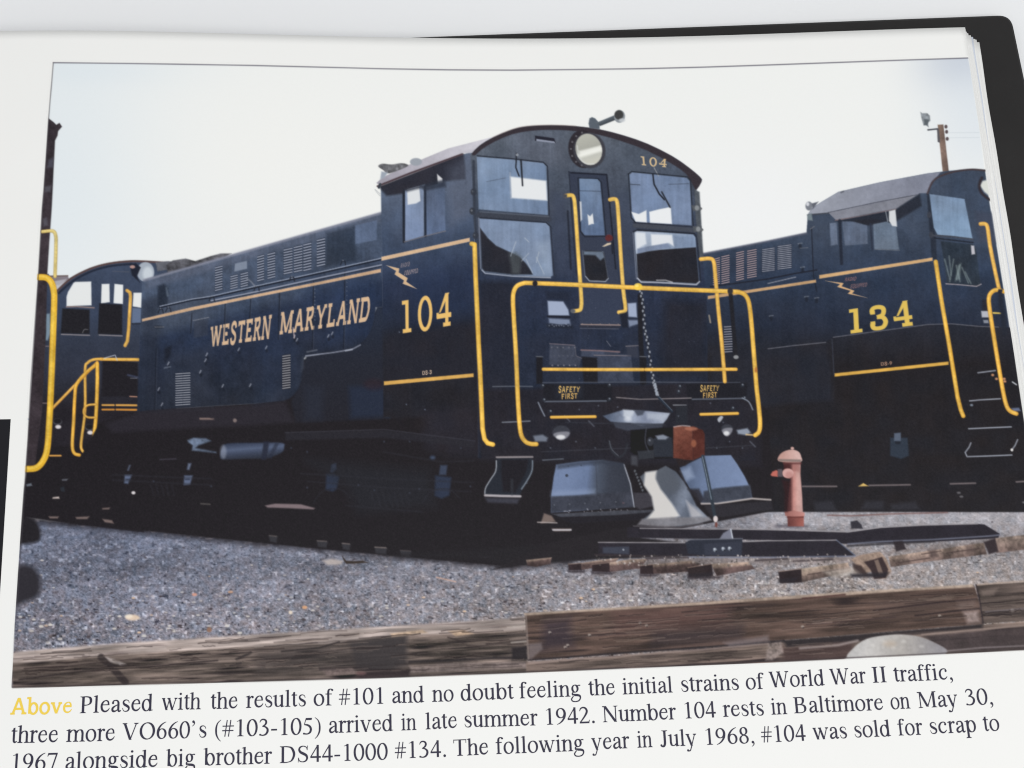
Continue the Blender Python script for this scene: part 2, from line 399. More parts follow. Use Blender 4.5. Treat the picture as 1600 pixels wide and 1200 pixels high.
        if ch == 'y': S([(262, 20), (222, -90), (170, -185), (85, -192)], [50, 44, 46, 50]); o.append(disc(76, -176, 46))
        adv = 500
    elif ch == 'w':
        for x0, x1 in ((76, 230), (326, 490)):
            o.append(D(x0, X, x1, 0, T+4))
        o.append(D(352, X-40, 228, 0, t+8)); o.append(D(650, X, 486, 0, t+8)); SF(84, X, -1, 76, 80); SF(322, X, -1, 70, 80); SF(640, X, -1, 70, 76); adv = 722
    elif ch == 'P': V(150, 0, H); SF(150, 0); SF(150, H, -1); S([(150, H-t/2), (300, H-t/2-2), (420, 600), (462, 485), (425, 370), (310, 316), (190, 312)]); adv = 556
    elif ch == 'W':
        w = T+2 if roman else T*.95; u = t+10 if roman else T*.95
        o.append(D(100, H, 300, 0, w)); o.append(D(470, H, 296, 0, u)); o.append(D(452, H, 662, 0, w)); o.append(D(840, H, 655, 0, u))
        SF(100, H, -1, 98, 98); SF(452, H, -1, 100, 96); SF(840, H, -1, 96, 92); adv = 944
    elif ch == 'V': o.append(D(104, H, 362, 0, T+6)); o.append(D(612, H, 354, 0, t+12)); SF(110, H, -1, 104, 108); SF(600, H, -1, 104, 104); adv = 722
    elif ch == 'I': V(166, 0, H); SF(166, 0); SF(166, H, -1); adv = 333
    elif ch == 'O': o.append(ell(361, 331, 280, 322, st, T+4)); adv = 722
    elif ch == 'N':
        u = t+12 if roman else T*.8
        V(120, 0, H, u); V(600, 0, H, u); o.append(D(125, H, 590, 0, T+20)); SF(120, 0, 1, w=u); SF(600, H, -1, w=u); SF(96, H, -1, 80, 60); adv = 722
        if not roman: SF(600, 0, 1, 60+e, w=u) if False else None
    elif ch == 'B': V(150, 0, H); SF(150, 0, 1, None, 60); SF(150, H, -1, None, 60); S([(150, H-t/2), (320, H-t/2), (430, 610), (455, 510), (410, 400), (300, 352), (190, 350)]); S([(190, 350), (340, 348), (480, 300), (528, 185), (480, 70), (350, t/2), (150, t/2)]); adv = 667
    elif ch == 'M':
        u = t+12 if roman else T*.85
        V(130, 0, H, u); V(740, 0, H, T); o.append(D(140, H, 440, 40, T+4)); o.append(D(730, H, 440, 40, u))
        SF(130, 0, 1, w=u); SF(740, 0); SF(110, H, -1, 96, 60); SF(752, H, -1, 60, 116); adv = 889
    elif ch == 'D': V(150, 0, H); SF(150, 0, 1, None, 60); SF(150, H, -1, None, 60); S([(150, H-t/2), (330, H-t/2-4), (520, 575), (620, 331), (520, 90), (330, t/2+4), (150, t/2)]); adv = 722
    elif ch == 'S':
        wd = [30, 40, 36, 64, 84, 104, 110, 104, 84, 62, 38, 40, 30] if roman else [T]*13
        S([(450, 480), (410, 595), (285, 642), (160, 605), (112, 510), (165, 410), (285, 345), (405, 275), (445, 165), (390, 60), (265, 20), (130, 60), (82, 190)], wd)
        if roman: S([(462, 664), (452, 480)], [24, 24], smooth=False); S([(72, 0), (82, 190)], [24, 24], smooth=False)
        adv = 556
    elif ch == 'T':
        V(305, 0, H); SF(305, 0); B(30, 582, H-t/2-2, t)
        for x in (30, 582): o.append(R_(x-(0 if x < 300 else (26 if roman else h)), H-150, x+((26 if roman else h) if x < 300 else 0), H))
        adv = 611
    elif ch == 'J': S([(235, 640), (235, 300), (232, 130), (190, 30), (110, 4), (60, 40)], [T, T, T, T*.9, 56, 60]); o.append(disc(70, 52, 48)); SF(235, H, -1); adv = 389
    elif ch == 'A':
        u = t+14 if roman else T
        o.append(D(352, H, 110, 0, u)); o.append(D(362, H, 600, 0, T+6)); B(190, 520, 225, t if roman else T*.8); SF(112, 0, 1, 96, 96) ; SF(600, 0, 1, 112, 100); adv = 722
    elif ch in 'EF':
        V(150, 0, H); SF(150, 0, 1, None, None if ch == 'F' else 60); SF(150, H, -1, None, 60); B(150, 540, H-t/2, t); B(150, 430, 345, t)
        o.append(R_(540-h, H-170, 540, H)) if st.serif else None
        if ch == 'E': B(150, 560, t/2, t); o.append(R_(560-h, 0, 560, 170)) if st.serif else None
        adv = 611
    elif ch == 'L': V(150, 0, H); SF(150, 0, 1, None, 60); SF(150, H, -1); B(150, 560, t/2, t); o.append(R_(560-h, 0, 560, 200)) if st.serif else None; adv = 611
    elif ch == 'R': V(150, 0, H); SF(150, 0); SF(150, H, -1, None, 60); S([(150, H-t/2), (320, H-t/2), (440, 610), (470, 500), (430, 390), (320, 335), (190, 330)]); o.append(D(320, 335, 560, 0, T+4)); SF(570, 0, 1, 60, 90); adv = 667
    elif ch == 'Y': o.append(D(110, H, 350, 290, T)); o.append(D(600, H, 365, 290, t+14 if roman else T)); V(358, 0, 320); SF(358, 0); SF(110, H, -1, 96, 96); SF(600, H, -1, 96, 96); adv = 722
    elif ch == 'Q': o.append(ell(361, 331, 270, 315, st)); o.append(D(400, 180, 600, -40, T)); adv = 722
    elif ch == 'U': S([(140, H), (140, 250), (190, 60), (350, 20), (520, 60), (570, 250), (570, H)]); adv = 722
    elif ch == '0': o.append(ell(250, 331, 182, 326, st)); adv = 500
    elif ch == '1':
        V(265, 0, 676); SF(265, 0, 1, T/2+90, T/2+84)
        o.append([[(265+T/2, 676), (265+T*.2, 676), (110, 600), (112, 582), (200, 608), (265-T/2, 590), (265+T/2, 560)]] if roman else R_(265-T/2-e-30, 676-h, 265, 676)); adv = 500
    elif ch == '2':
        S([(52, 505), (100, 610), (205, 652), (310, 615), (360, 520), (340, 420), (260, 290), (150, 150), (60, 45)], [24, 56, 60, 80, 92, 88, 70, 56, 40]); B(38, 450, 36, 72); o.append([[(440, 0), (475, 140), (455, 145), (420, 72)]]); adv = 500
    elif ch == '3':
        if roman:
            S([(62, 530), (115, 620), (205, 652), (305, 610), (330, 525), (285, 435), (170, 365)], [24, 52, 56, 76, 86, 70, 36]); S([(170, 372), (290, 350), (380, 270), (385, 160), (315, 55), (195, 14), (90, 36)], [34, 60, 88, 94, 74, 46, 56]); o.append(disc(82, 40, 40))
        else:
            S([(90, 470), (90, 560), (140, 610), (250, 620), (360, 580), (385, 490), (340, 390), (200, 350)]); S([(200, 350), (350, 325), (410, 200), (350, 75), (240, 45), (120, 60), (80, 120), (80, 200)]); o.append(R_(40, 440, 160, 540)); o.append(R_(30, 150, 150, 250))
        adv = 500
    elif ch == '4':
        if roman: o.append(D(345, 676, 40, 200, 50)); B(25, 472, 195, 70); V(335, 0, 676)
        else: o.append([[(300, 676), (430, 676), (150, 300), (20, 300), (20, 190), (40, 190)]]); B(30, 490, 225, 100); V(350, 0, 676); SF(350, 0, 1, T/2+70, T/2+70)
        adv = 500
    elif ch == '5': o.append([[(168, 662), (424, 662), (398, 576), (150, 576)]]); S([(172, 650), (96, 400)], [34, 34], smooth=False); S([(92, 395), (220, 378), (330, 310), (370, 200), (335, 85), (225, 20), (95, 30)], [40, 74, 92, 96, 82, 48, 60]); o.append(disc(78, 36, 40)); adv = 500
    elif ch in '69':
        q = [stroke([(440, 668), (320, 615), (200, 515), (110, 370), (86, 220), (110, 110)], st, [18, 44, 70, 90, 92, 80]), ell(262, 205, 162, 192, st)]
        if ch == '9': q = [[[(500-x, 662-y) for x, y in c] for c in pl] for pl in q]
        o += q; adv = 500
    elif ch == '7': o.append([[(60, 662), (450, 662), (450, 640), (435, 590), (90, 590), (50, 520), (28, 530)]]); o.append(D(420, 630, 220, -6, 62)); adv = 500
    elif ch == '8': o.append(ell(250, 505, 128, 148, st)); o.append(ell(250, 170, 160, 164, st)); adv = 500
    elif ch == '#':
        for x in (150, 300): S([(x+60, 662), (x-30, 0)], [44, 44], smooth=False)
        B(20, 490, 420, 44); B(5, 475, 240, 44); adv = 500
    elif ch == '(': S([(290, 676), (160, 560), (100, 400), (90, 240), (110, 80), (190, -80), (290, -177)], [18, 44, 70, 78, 70, 44, 18]); adv = 333
    elif ch == ')': S([(40, 676), (170, 560), (232, 400), (242, 240), (222, 80), (142, -80), (40, -177)], [18, 44, 70, 78, 70, 44, 18]); adv = 333
    elif ch == '-': B(39, 285, 225, 66); adv = 333
    elif ch == '.': o.append(disc(125, 43, 58)); adv = 250
    elif ch in ",'":
        yy = 0 if ch == ',' else 600
        o.append(disc(120, 42+yy, 56)); S([(150, 50+yy), (165, -20+yy), (135, -85+yy), (62, -138+yy)], [50, 50, 34, 14]); adv = 250 if ch == ',' else 333
    return adv, o
def typeset(s, st, cap=None, kern=0, asp=1.0):
    """polygons of a word at baseline 0; returns width, polys"""
    x = 0; out = []
    for ch in s:
        f = st
        if cap is not None and (ch.isupper()): f = cap
        a, g = glyph(ch, f)
        out += [[[(x+px*asp, py) for px, py in c] for c in pl] for pl in g]
        x += a*asp+kern
    return x-kern, out
def fit(polys, x0, x1, y0, y1, quad):
    """map the box x0..x1, y0..y1 onto a quad (bottom left, bottom right, top right, top left)"""
    bl, br, tr, tl = [np.array(q, float) for q in quad]
    def m(p):
        u = (p[0]-x0)/(x1-x0); v = (p[1]-y0)/(y1-y0)
        q = bl*(1-u)*(1-v)+br*u*(1-v)+tr*u*v+tl*(1-u)*v
        return (q[0], q[1])
    return [[[m(p) for p in c] for c in pl] for pl in polys]
def extent(polys):
    xs = [p[0] for pl in polys for c in pl for p in c]
    return min(xs), max(xs)
def lettering(s, st, quad, c, part, H=662, kern=0, a=1.0, b=.6):
    w, pl = typeset(s, st, None, kern)
    x0, x1 = extent(pl)
    MP(fit(pl, x0, x1, 0, H, quad), c, part, b, a)
# ------------------------------------------------------------------ what is printed on the page
def draw_picture():
    K = (33, 30, 34); NAVY = (44, 52, 74)
    frame = [(83.4, 98), (200, 99.3), (300, 100.7), (400, 102.5), (500, 105), (600, 107.5), (700, 109.2), (800, 109.7), (900, 108.7), (1000, 107.4), (1100, 105), (1200, 101.6), (1400, 94.4), (1512.5, 90.7),
             (1516.5, 110), (1530.5, 200), (1538.5, 267), (1545, 310), (1555.8, 380), (1571, 470), (1584, 560), (1597, 650), (1612, 750), (1655, 1011.5),
             (1600, 1014.2), (1400, 1024.2), (1200, 1033.7), (1000, 1042), (800, 1050.5), (600, 1057.8), (400, 1063.6), (200, 1068.7), (20, 1073.5), (25, 975), (29.7, 898), (41, 735), (48.3, 598.7), (60, 430), (66, 325), (68.7, 298.7), (76, 185)]
    # sky
    def sky(x, y):
        c = np.empty(x.shape+(3,), np.float32); c[:] = (232, 233, 231)
        def tone(cx, cy, rx, ry, col, k):
            w = (k*np.exp(-((x-cx)/rx)**2-((y-cy)/ry)**2))[..., None]
            c[:] = c*(1-w)+np.array(col, np.float32)*w
        tone(90, 280, 170, 260, (216, 225, 231), .85); tone(120, 110, 160, 26, (212, 222, 229), .5)
        tone(1512, 96, 70, 46, (176, 184, 200), .8); tone(1530, 170, 90, 120, (210, 218, 226), .7)
        tone(600, 250, 400, 120, (234, 234, 231), .7); tone(1180, 330, 120, 100, (233, 234, 236), .6)
        tone(330, 400, 160, 60, (230, 230, 229), .5)
        return c+(ink.NZ[..., None][:1, :1]*0)
    P(frame, sky, 'sky', .7)
    # ---------------- far pole with lamp
    P([(1465, 195), (1474, 194.5), (1482.5, 268), (1473, 270)], GR((1465, 0), (138, 116, 104), (1482, 0), (98, 82, 76)), 'lamp_pole', .7, n=.3)
    L([(1450, 203), (1465, 201.5)], 2.4, (74, 76, 84), 'lamp_pole'); P([(1464, 202), (1467, 202), (1469, 223), (1465, 222)], (86, 84, 88), 'lamp_pole')
    P([(1438, 175), (1441, 177), (1449, 177), (1453, 181), (1453.5, 189), (1450, 192), (1451, 199), (1447, 196), (1443, 196), (1440, 186)], (130, 136, 142), 'lamp_pole>lamp#1', .9, n=.5)
    P([(1444, 186), (1452, 187), (1449, 196), (1444, 195)], (92, 100, 106), None, .9)
    for a, b in ((1478, 198), (1479, 206), (1480, 217)): E(a, b, 2.4, 3, (84, 72, 74), None, .8)
    for yy in (207.5, 215.3): L([(1483, yy), (1530, yy-.3)], .8, (190, 198, 204), None, .7, .7)
    # ---------------- ground
    gtop = [(30, 806), (50, 812), (110, 817), (212, 827), (325, 839), (400, 847), (500, 856), (625, 869), (800, 885), (890, 876), (1000, 835), (1190, 798), (1400, 799), (1620, 795)]
    def gravel(x, y):
        d = np.clip((y-790)/240, 0, 1)
        s = 1+d*1.6
        r = np.clip((x-200)/1100, 0, 1)
        n1 = fbm(x, y, 34, 21, 3, 2.4); n2 = fbm(x, y, 5, 22, 2, 1.6); n3 = vnoise(x/2.6, y/2.1, 23)-.5; n4 = vnoise(x/1.5, y/1.3, 24)-.5
        base = np.stack([97+36*r+26*d, 105+26*r+16*d, 130+8*r+2*d], -1)
        l = 1+n1*.34+n2*.26+n3*.30*(.45+d)+n4*.30*(.5+d)
        c = base*l[..., None]
        hue = fbm(x, y, 7, 25, 2)
        c[..., 0] += hue*16*(.4+d); c[..., 2] -= hue*14*(.4+d)
        sp1 = vnoise(x/5.2, y/3.4, 26); c += (np.clip(sp1-.76, 0, 1)*360*(.25+d))[..., None]
        sp2 = vnoise(x/4.6, y/2.8, 27); c -= (np.clip(sp2-.80, 0, 1)*400*(.25+d))[..., None]
        far = np.clip((x-1180)/40, 0, 1)*np.clip((830-y)/14, 0, 1)
        c += (far*20)[..., None]
        return np.clip(c, 34, 226)
    P(gtop+[(1690, 1100), (0, 1100)], gravel, 'ground', 1.4)
    rs = np.random.RandomState(5)
    for i in range(900):   # stones
        x = rs.uniform(30, 1590); y = 1010-abs(rs.normal(0, 60))
        lo = np.interp(x, [q[0] for q in gtop], [q[1] for q in gtop])
        if y < lo+8 or y > 1012-(x-25)*.06: continue
        k = (y-780)/230; r = rs.uniform(.7, 2.1)*(.45+k)
        t = rs.rand()
        c = (210, 204, 196) if t < .34 else (222, 190, 160) if t < .42 else (64, 56, 60) if t < .74 else (176, 168, 172)
        E(x, y, r*1.4, r*.8, c, None, .8, rs.uniform(.4, .95))
        if t < .42: L([(x-r, y+r*.9), (x+r*1.4, y+r)], .9, (70, 66, 76), None, .8, .6)
    E(207, 965, 11, 4.6, (226, 202, 178), None, 1.6, .9); E(201, 963, 6, 3, (236, 224, 206), None, 1.5, .8)
    E(327, 984, 4, 4, (140, 104, 84), None, 1, .9); E(304, 929, 4, 2.4, (214, 150, 128), None, 1, .9); E(360, 925, 4, 2, (206, 160, 128), None, 1, .8)
    E(454, 957, 3, 3, (230, 214, 196), None, 1, .9); E(476, 949, 4, 2.6, (212, 160, 120), None, 1, .9); L([(682, 902), (712, 909)], 2, (206, 168, 150), None, .9, .8)
    for i in range(len(gtop)-5):
        (xa, ya), (xb, yb) = gtop[i], gtop[i+1]
        L([(xa, ya+2), (xb, yb+2)], 9, (44, 42, 48), None, 4, .6)
        for k in range(int((xb-xa)/7)):
            t = rs.rand(); E(xa+(xb-xa)*t, ya+(yb-ya)*t+rs.uniform(-1, 4), rs.uniform(2, 6), rs.uniform(.8, 2), (48, 46, 52) if rs.rand() < .7 else (120, 114, 120), None, 1.1, .6)
    # dark roof ends / shapes at the left edge of the ground
    P(sp([(28, 806), (52, 812), (62, 826), (61, 845), (36, 850), (24, 850)], True, 4), (36, 34, 38), 'ground', 3); P(sp([(26, 888), (52, 886), (63, 908), (60, 930), (40, 940), (22, 942)], True, 4), (46, 44, 50), None, 5)
    # ---------------- locomotive at the far left
    A = 'locomotive_c'
    P([(30, 806), (42, 735), (60, 432), (76, 428), (88, 455), (110, 434), (140, 419), (170, 411), (205, 407), (240, 408.5), (276, 411), (276, 640), (225, 700), (225, 832), (110, 818)],
      GR((150, 420), (62, 76, 104), (150, 640), (37, 34, 40), .35, (56, 68, 94), .5, (52, 60, 80), .75, (50, 54, 70), .9, (40, 40, 48)), A, .8, n=.12)
    P([(44, 700), (230, 690), (230, 830), (100, 817), (34, 808)], K, A, 3)
    P([(75, 432), (106, 431), (108, 436), (92, 446), (84, 444)], (126, 118, 126), None, 1); L([(75, 431.5), (106, 431)], 1.8, (92, 74, 72), None, .7)
    P([(82, 440), (104, 436), (90, 455), (84, 458)], (176, 176, 184), None, 1.2, .8)
    L(sp([(88, 456), (110, 436), (140, 420.5), (170, 412), (205, 408.3), (240, 409.5), (276, 412)]), 3.4, (84, 66, 66), None, .8)
    L(sp([(92, 458), (113, 440), (142, 424.5), (172, 416), (206, 412.5)]), 3, (30, 36, 54), None, 1, .8)
    P([(243, 410), (262, 408), (276, 409), (272, 420), (246, 424)], (104, 106, 116), A, .9, n=.4); P([(260, 414), (270, 407), (290, 404), (305, 408), (330, 400), (345, 396), (362, 396), (340, 408), (262, 428)], (78, 78, 84), A, 1, n=.8)
    W1 = (222, 224, 224)
    for i, q in enumerate(([(115, 442), (118, 440.5), (142.5, 440), (143, 477), (104, 478.5), (104, 464), (106.5, 456)], [(159, 444), (171, 443.5), (171.5, 472), (158, 474)], [(179, 443.7), (192.5, 445), (192, 475), (177.5, 473.7)], [(208.7, 457.5), (222, 457.5), (221, 481), (207.5, 478.7)])):
        P(q, W1, A+'>cab_window#%d' % i, .8)
    P([(97.5, 482), (140, 484), (140, 522), (95, 521)], (34, 33, 38), A+'>cab_window#5', 1); P([(155, 474), (191, 476), (191, 523), (153, 522)], (33, 32, 37), A+'>cab_window#6', 1)
    P([(207, 481), (221, 482), (221, 504), (206, 505)], (94, 112, 146), A+'>cab_window#7', 1); L([(206, 506), (220, 506)], 1.4, (36, 38, 50))
    L([(104, 479.5), (120, 479), (147, 481)], 2, (148, 124, 116), None, .8, .9); L([(96, 522.5), (140, 524)], 1.8, (132, 126, 130)); L([(155, 523.5), (191, 525)], 1.8, (132, 126, 130)); L([(176, 424), (202, 425)], 1, (92, 96, 112), None, .8, .7)
    L(sp([(129, 520), (132, 515), (137, 515)]), 1, (110, 110, 114))
    P([(66, 490), (78, 490), (79, 520), (75, 532), (68, 532)], (112, 136, 156), A+'>cab_window#8', 1.4)
    for yy in (541, 630): L([(62, yy), (76, yy)], 1.8, (128, 112, 112), None, .8, .8)
    E(227.5, 425, 13.5, 15.5, (158, 168, 182), A+'>headlight#0', 1); E(231, 428, 8, 11, (200, 208, 216), None, 2.5, .8); P([(203, 414), (212, 411), (220, 418), (214, 432), (219, 442), (206, 430)], (34, 38, 54), None, 1)
    E(207, 417, 4, 2.5, (176, 140, 132), None, .9)
    P([(160, 560), (216, 566), (216, 620), (158, 620)], (33, 31, 36), None, 2)
    L([(200, 586), (216, 590)], 3, (60, 66, 92), None, 1); L([(204, 591), (214, 591)], 1, (150, 156, 170), None, .8, .6)
    for a, b in ((90, 659), (140, 668)): E(a, b, 7, 5, (74, 74, 82), A+'>lamp#%d' % a, 1); E(a, b-1, 6, 4, (30, 28, 32), None, 1); E(a+1, b+8, 4.5, 3, (212, 206, 208), None, 1)
    for y0, c in ((633, (214, 160, 80)), (640, (206, 140, 60))):
        L([(160, y0), (178, y0)], 2.6, c, A+'>footboard#%d' % y0); L([(182, y0), (215, y0+.4)], 2.8, c, A+'>footboard#%d' % (y0+1))
    L([(203, 619.5), (214, 620)], 1.6, (176, 130, 110)); L([(78, 712), (95, 712)], 2.4, (217, 159, 80)); L([(40, 654), (44, 655)], 2, (160, 170, 190))
    pipe([(158, 561.3), (220, 562)], 4.6, A+'>handrail#0', (213, 161, 72)); L([(163, 560), (172, 557), (180, 555), (183, 563)], 1.4, (186, 190, 202), None, .8, .8)
    pipe(sp([(158, 561), (146, 562), (137, 567), (133, 578), (133, 640), (127, 690), (128, 703), (135, 709), (141, 707)], k=4), 4, A+'>handrail#1', (207, 157, 70))
    pipe([(152, 566), (82, 638)], 4, A+'>handrail#2', (205, 149, 72))
    pipe(sp([(149, 571), (135, 582), (120, 600), (117, 618), (115, 660), (113, 695), (116, 708), (124, 711)], k=4), 5, A+'>handrail#3', (213, 157, 56))
    pipe(sp([(152, 568), (152, 600), (150, 650), (146, 695), (151, 706)], k=4), 5.5, A+'>handrail#4', (217, 163, 58))
    pipe(sp([(150, 632), (138, 633), (132, 638), (131, 646), (137, 652), (148, 652.5)], k=4), 3, A+'>handrail#5', (203, 149, 66))
    pipe([(198.5, 454), (203, 457), (204, 463), (201, 515), (199, 533), (195.5, 540)], 5, A+'>handrail#6', (211, 163, 82))
    # shapes under it
    for q, c in (([(140, 718), (150, 719), (146, 730), (128, 748), (124, 748)], (52, 62, 78)), ([(126, 752), (144, 753), (144, 758), (125, 757)], (128, 134, 144)), ([(41, 757), (49, 755), (50, 759), (42, 760)], (104, 112, 124)), ([(97, 749), (108, 748), (104, 751), (97, 751)], (96, 98, 108)), ([(83, 777), (92, 776), (93, 779), (82, 779)], (196, 182, 176)), ([(110, 771), (138, 770), (137, 772), (112, 773)], (92, 92, 100)), ([(94, 762), (112, 756), (128, 770), (96, 768)], (42, 46, 54))): P(q, c, None, 1)
    # dark post at the very edge with the big bent handrail
    P([(60, 432), (66, 325), (76, 185), (84, 191), (88, 195), (93, 192), (97, 198), (91, 205), (90, 212), (86, 220), (85.5, 232), (81, 325), (77, 380), (74, 430), (72, 520), (66, 640), (54, 735), (40, 740)],
      (55, 48, 53), 'post', .8, n=.35)
    P([(76, 250), (84, 246), (83, 262), (74, 262)], (84, 84, 98), None, 2, .7); P([(70, 292), (80, 290), (79, 300), (70, 300)], (98, 98, 108), None, 2, .6); P([(67, 342), (73, 340), (75, 352), (68, 354)], (92, 90, 100), None, 2, .7)
    pipe(sp([(66, 362), (82, 361), (87, 368), (87.5, 385), (86, 432)], k=4), 5, 'post>handrail#0', (206, 182, 108), (222, 204, 140), (140, 116, 66))
    pipe(sp([(61, 433), (72, 434), (80, 441), (84, 455), (84.5, 480), (80, 600), (77, 660), (74, 700), (68, 719), (57, 731), (41, 733)], k=6), 10, 'post>handrail#1', (214, 170, 54), (228, 192, 86), (140, 96, 44))
    # ---------------- locomotive 134 behind, on the right
    B = 'locomotive_b'
    P([(1097, 397), (1200, 377), (1260, 364), (1262, 336), (1268, 326), (1283, 316), (1310, 300), (1375, 285), (1450, 271), (1465, 269), (1482, 267), (1500, 265.4), (1520, 264), (1539, 265.5), (1545, 310), (1571, 470), (1600, 660), (1620, 800), (1180, 798), (1100, 800)],
      GR((1330, 360), (64, 78, 102), (1330, 545), (37, 39, 48), .4, (46, 60, 86), .8, (40, 48, 68)), B, .8, n=.12)
    P([(1100, 552), (1200, 545), (1290, 535), (1302, 527), (1450, 507), (1487, 506), (1580, 512), (1620, 800), (1100, 800)], GR((1400, 515), (39, 41, 51), (1400, 570), (34, 32, 36)), B, 1.1)
    P([(1110, 548), (1290, 536), (1300, 586), (1300, 625), (1110, 640)], (38, 40, 50), None, 5, .8)
    L([(1097, 397), (1200, 377), (1260, 364.5)], 3, (92, 96, 116), None, 1.2, .9)
    # roof and visor
    P([(1262, 335), (1268, 327), (1283, 316), (1310, 300), (1375, 285), (1450, 271), (1470, 269), (1457, 284), (1449, 302), (1437, 302), (1432, 305), (1294, 333)], GR((1280, 300), (150, 154, 168), (1450, 290), (122, 126, 144)), B+'>roof', .9, n=.1)
    P([(1294, 332), (1432, 304.5), (1438, 302), (1400, 327), (1350, 337), (1310, 345), (1305, 343)], (126, 128, 140), B+'>sun_visor', .8, n=.1); L([(1294, 332), (1370, 316), (1432, 304.5)], 1, (74, 76, 88), None, .7, .9)
    L([(1305, 344.5), (1350, 337), (1400, 327)], 1.3, (170, 132, 124), None, .8, .8); L([(1262, 336), (1294, 333)], 2, (70, 74, 86))
    L(sp([(1449, 303), (1456, 286), (1466, 277), (1484, 270), (1502, 266.5), (1520, 265), (1539, 266.5)]), 3, (66, 56, 60), None, .9)
    P([(1535, 283), (1546, 280), (1548, 308), (1538, 300), (1531, 290)], (210, 212, 206), None, 1.6); L(sp([(1534, 278), (1530, 290), (1534, 302), (1546, 312)]), 4, (52, 44, 48), None, 1.4)
    L([(1314, 301), (1318, 299)], 2.5, (100, 104, 116))
    E(1264, 322, 5.6, 7, (120, 124, 134), B+'>bell', 1); E(1262, 319, 2.4, 3, (206, 208, 214), None, 1); P([(1268, 318), (1279, 315), (1270, 327)], (96, 100, 112), None, .9); P([(1261, 336), (1268, 333), (1270, 345), (1262, 344)], (112, 126, 134), None, 1)
    L([(1268, 356), (1271, 430), (1276, 455)], 1.6, (34, 38, 52), None, .8); L([(1266, 358), (1272, 354)], 1.2, (110, 112, 122))
    P([(1305, 345), (1400, 327), (1437, 303), (1440, 322), (1410, 340), (1390, 352), (1340, 352)], (40, 44, 56), None, 2, .9)
    gq = ([(1296, 349), (1307, 347.5), (1309, 382), (1298, 384)], (96, 110, 136)), ([(1316, 346), (1335, 346), (1355, 352), (1356, 381), (1320, 384)], (90, 104, 130)), ([(1364, 350), (1385, 346), (1400, 353), (1405, 390), (1366, 389)], (98, 114, 136))
    for i, (q, c) in enumerate(gq): P(q, c, B+'>cab_window#%d' % i, .9)
    P([(1330, 345), (1366, 342), (1386, 345), (1356, 352)], (40, 42, 52), None, 1.5); P([(1389, 330), (1399, 327.5), (1401.5, 354), (1394, 353), (1389, 345)], (214, 216, 218), None, 1, .95); L([(1384, 331), (1387, 346)], 1.6, (150, 158, 168), None, .8, .8)
    L([(1312, 345), (1315, 412)], 5, (36, 42, 58), None, 1, .9); L([(1360, 350), (1363, 390)], 3, (46, 54, 74), None, 1, .9); L([(1367, 389.5), (1405, 391)], 1.2, (128, 134, 144), None, .8, .7)
    P([(1448, 303), (1456, 303), (1462, 372), (1464, 406), (1456, 404), (1450, 330)], (40, 46, 60), None, 1.2, .8)
    for a, b in ((1452, 336), (1455, 367)): E(a, b, 3.4, 5, (62, 66, 78), B+'>hinge#%d' % b, 1)
    P([(1452, 303), (1507, 311), (1519.5, 373), (1465, 367), (1459, 356)], GR((1480, 305), (112, 136, 168), (1490, 370), (122, 152, 186)), B+'>cab_window#4', .9)
    L([(1458, 368), (1490, 370), (1520, 374)], 2.6, (70, 74, 86), None, .9); L([(1460, 372), (1520, 379)], 2, (36, 40, 52), None, .9)
    P([(1470, 377), (1520, 382), (1525, 390), (1532.5, 446), (1530, 448), (1480, 444)], (46, 56, 70), B+'>cab_window#5', 1, n=.2)
    P([(1517, 383.5), (1522, 384), (1523.5, 397), (1518, 398)], (186, 184, 192), None, 1)
    for a, b, c_, d in ((1490, 405, 1484, 440), (1494, 415, 1500, 440), (1500, 414, 1494, 436), (1503, 418, 1513, 442), (1483, 400, 1486, 430), (1508, 425, 1517, 443), (1476, 405, 1484, 436)): L([(a, b), (c_, d)], 1.8, (134, 150, 152), None, 1.1, .6)
    P([(1496, 415), (1502, 411), (1500, 436), (1492, 440)], (130, 148, 150), None, 1.6, .6); L([(1478, 443.5), (1500, 445), (1526, 447.5), (1533, 444)], 1.5, (168, 156, 160), None, .8, .9)
    P([(1523, 330), (1552, 332), (1556, 380), (1530, 378)], (66, 72, 92), None, 4, .7)
    mottle([B], .09, .04, .03, 4, 120)
    # stripes, lettering
    P([(1280, 430), (1457, 402.5), (1457, 407.5), (1280, 435.5)], (202, 164, 118), B+'>stripe#0', .8, n=.12)
    P([(1106, 462.5), (1200, 448.5), (1275, 437), (1275, 441.5), (1200, 453), (1106, 467.5)], (186, 150, 110), B+'>stripe#1', .8, n=.15)
    L([(1110, 448), (1200, 436), (1244, 427), (1276, 422)], 2, (34, 36, 48), None, .8); L([(1200, 443), (1243, 433)], 1.5, (150, 152, 164), None, .8, .8)
    P([(1304, 583.5), (1482, 565), (1482, 570), (1304, 588.5)], (212, 166, 78), B+'>stripe#2', .7, n=.1)
    lettering('134', SLABH, [(1328, 521.5), (1427, 508.5), (1422, 469.5), (1326.5, 484.5)], (214, 182, 88), B+'>number', kern=95)
    P([(1289.5, 438.8), (1318, 442.4), (1315, 447.4), (1335, 454.4), (1331.4, 458.6), (1355, 465.4), (1324.6, 459), (1329, 454.4), (1308, 448.4), (1312.5, 444)], (208, 168, 122), B+'>emblem', .7)
    lettering('RADIO', SANS, [(1320, 439.5), (1337, 438), (1338.5, 432.5), (1321.5, 434)], (150, 104, 96), None, kern=60, a=.9); lettering('EQUIPPED', SANS, [(1328.5, 451), (1354, 447.5), (1355.5, 441.5), (1330, 444.5)], (140, 100, 94), None, kern=60, a=.9)
    lettering('DS-9', SANS, [(1376.5, 571.5), (1393.5, 570), (1393.5, 565), (1376.5, 566.3)], (180, 140, 116), None, kern=60)
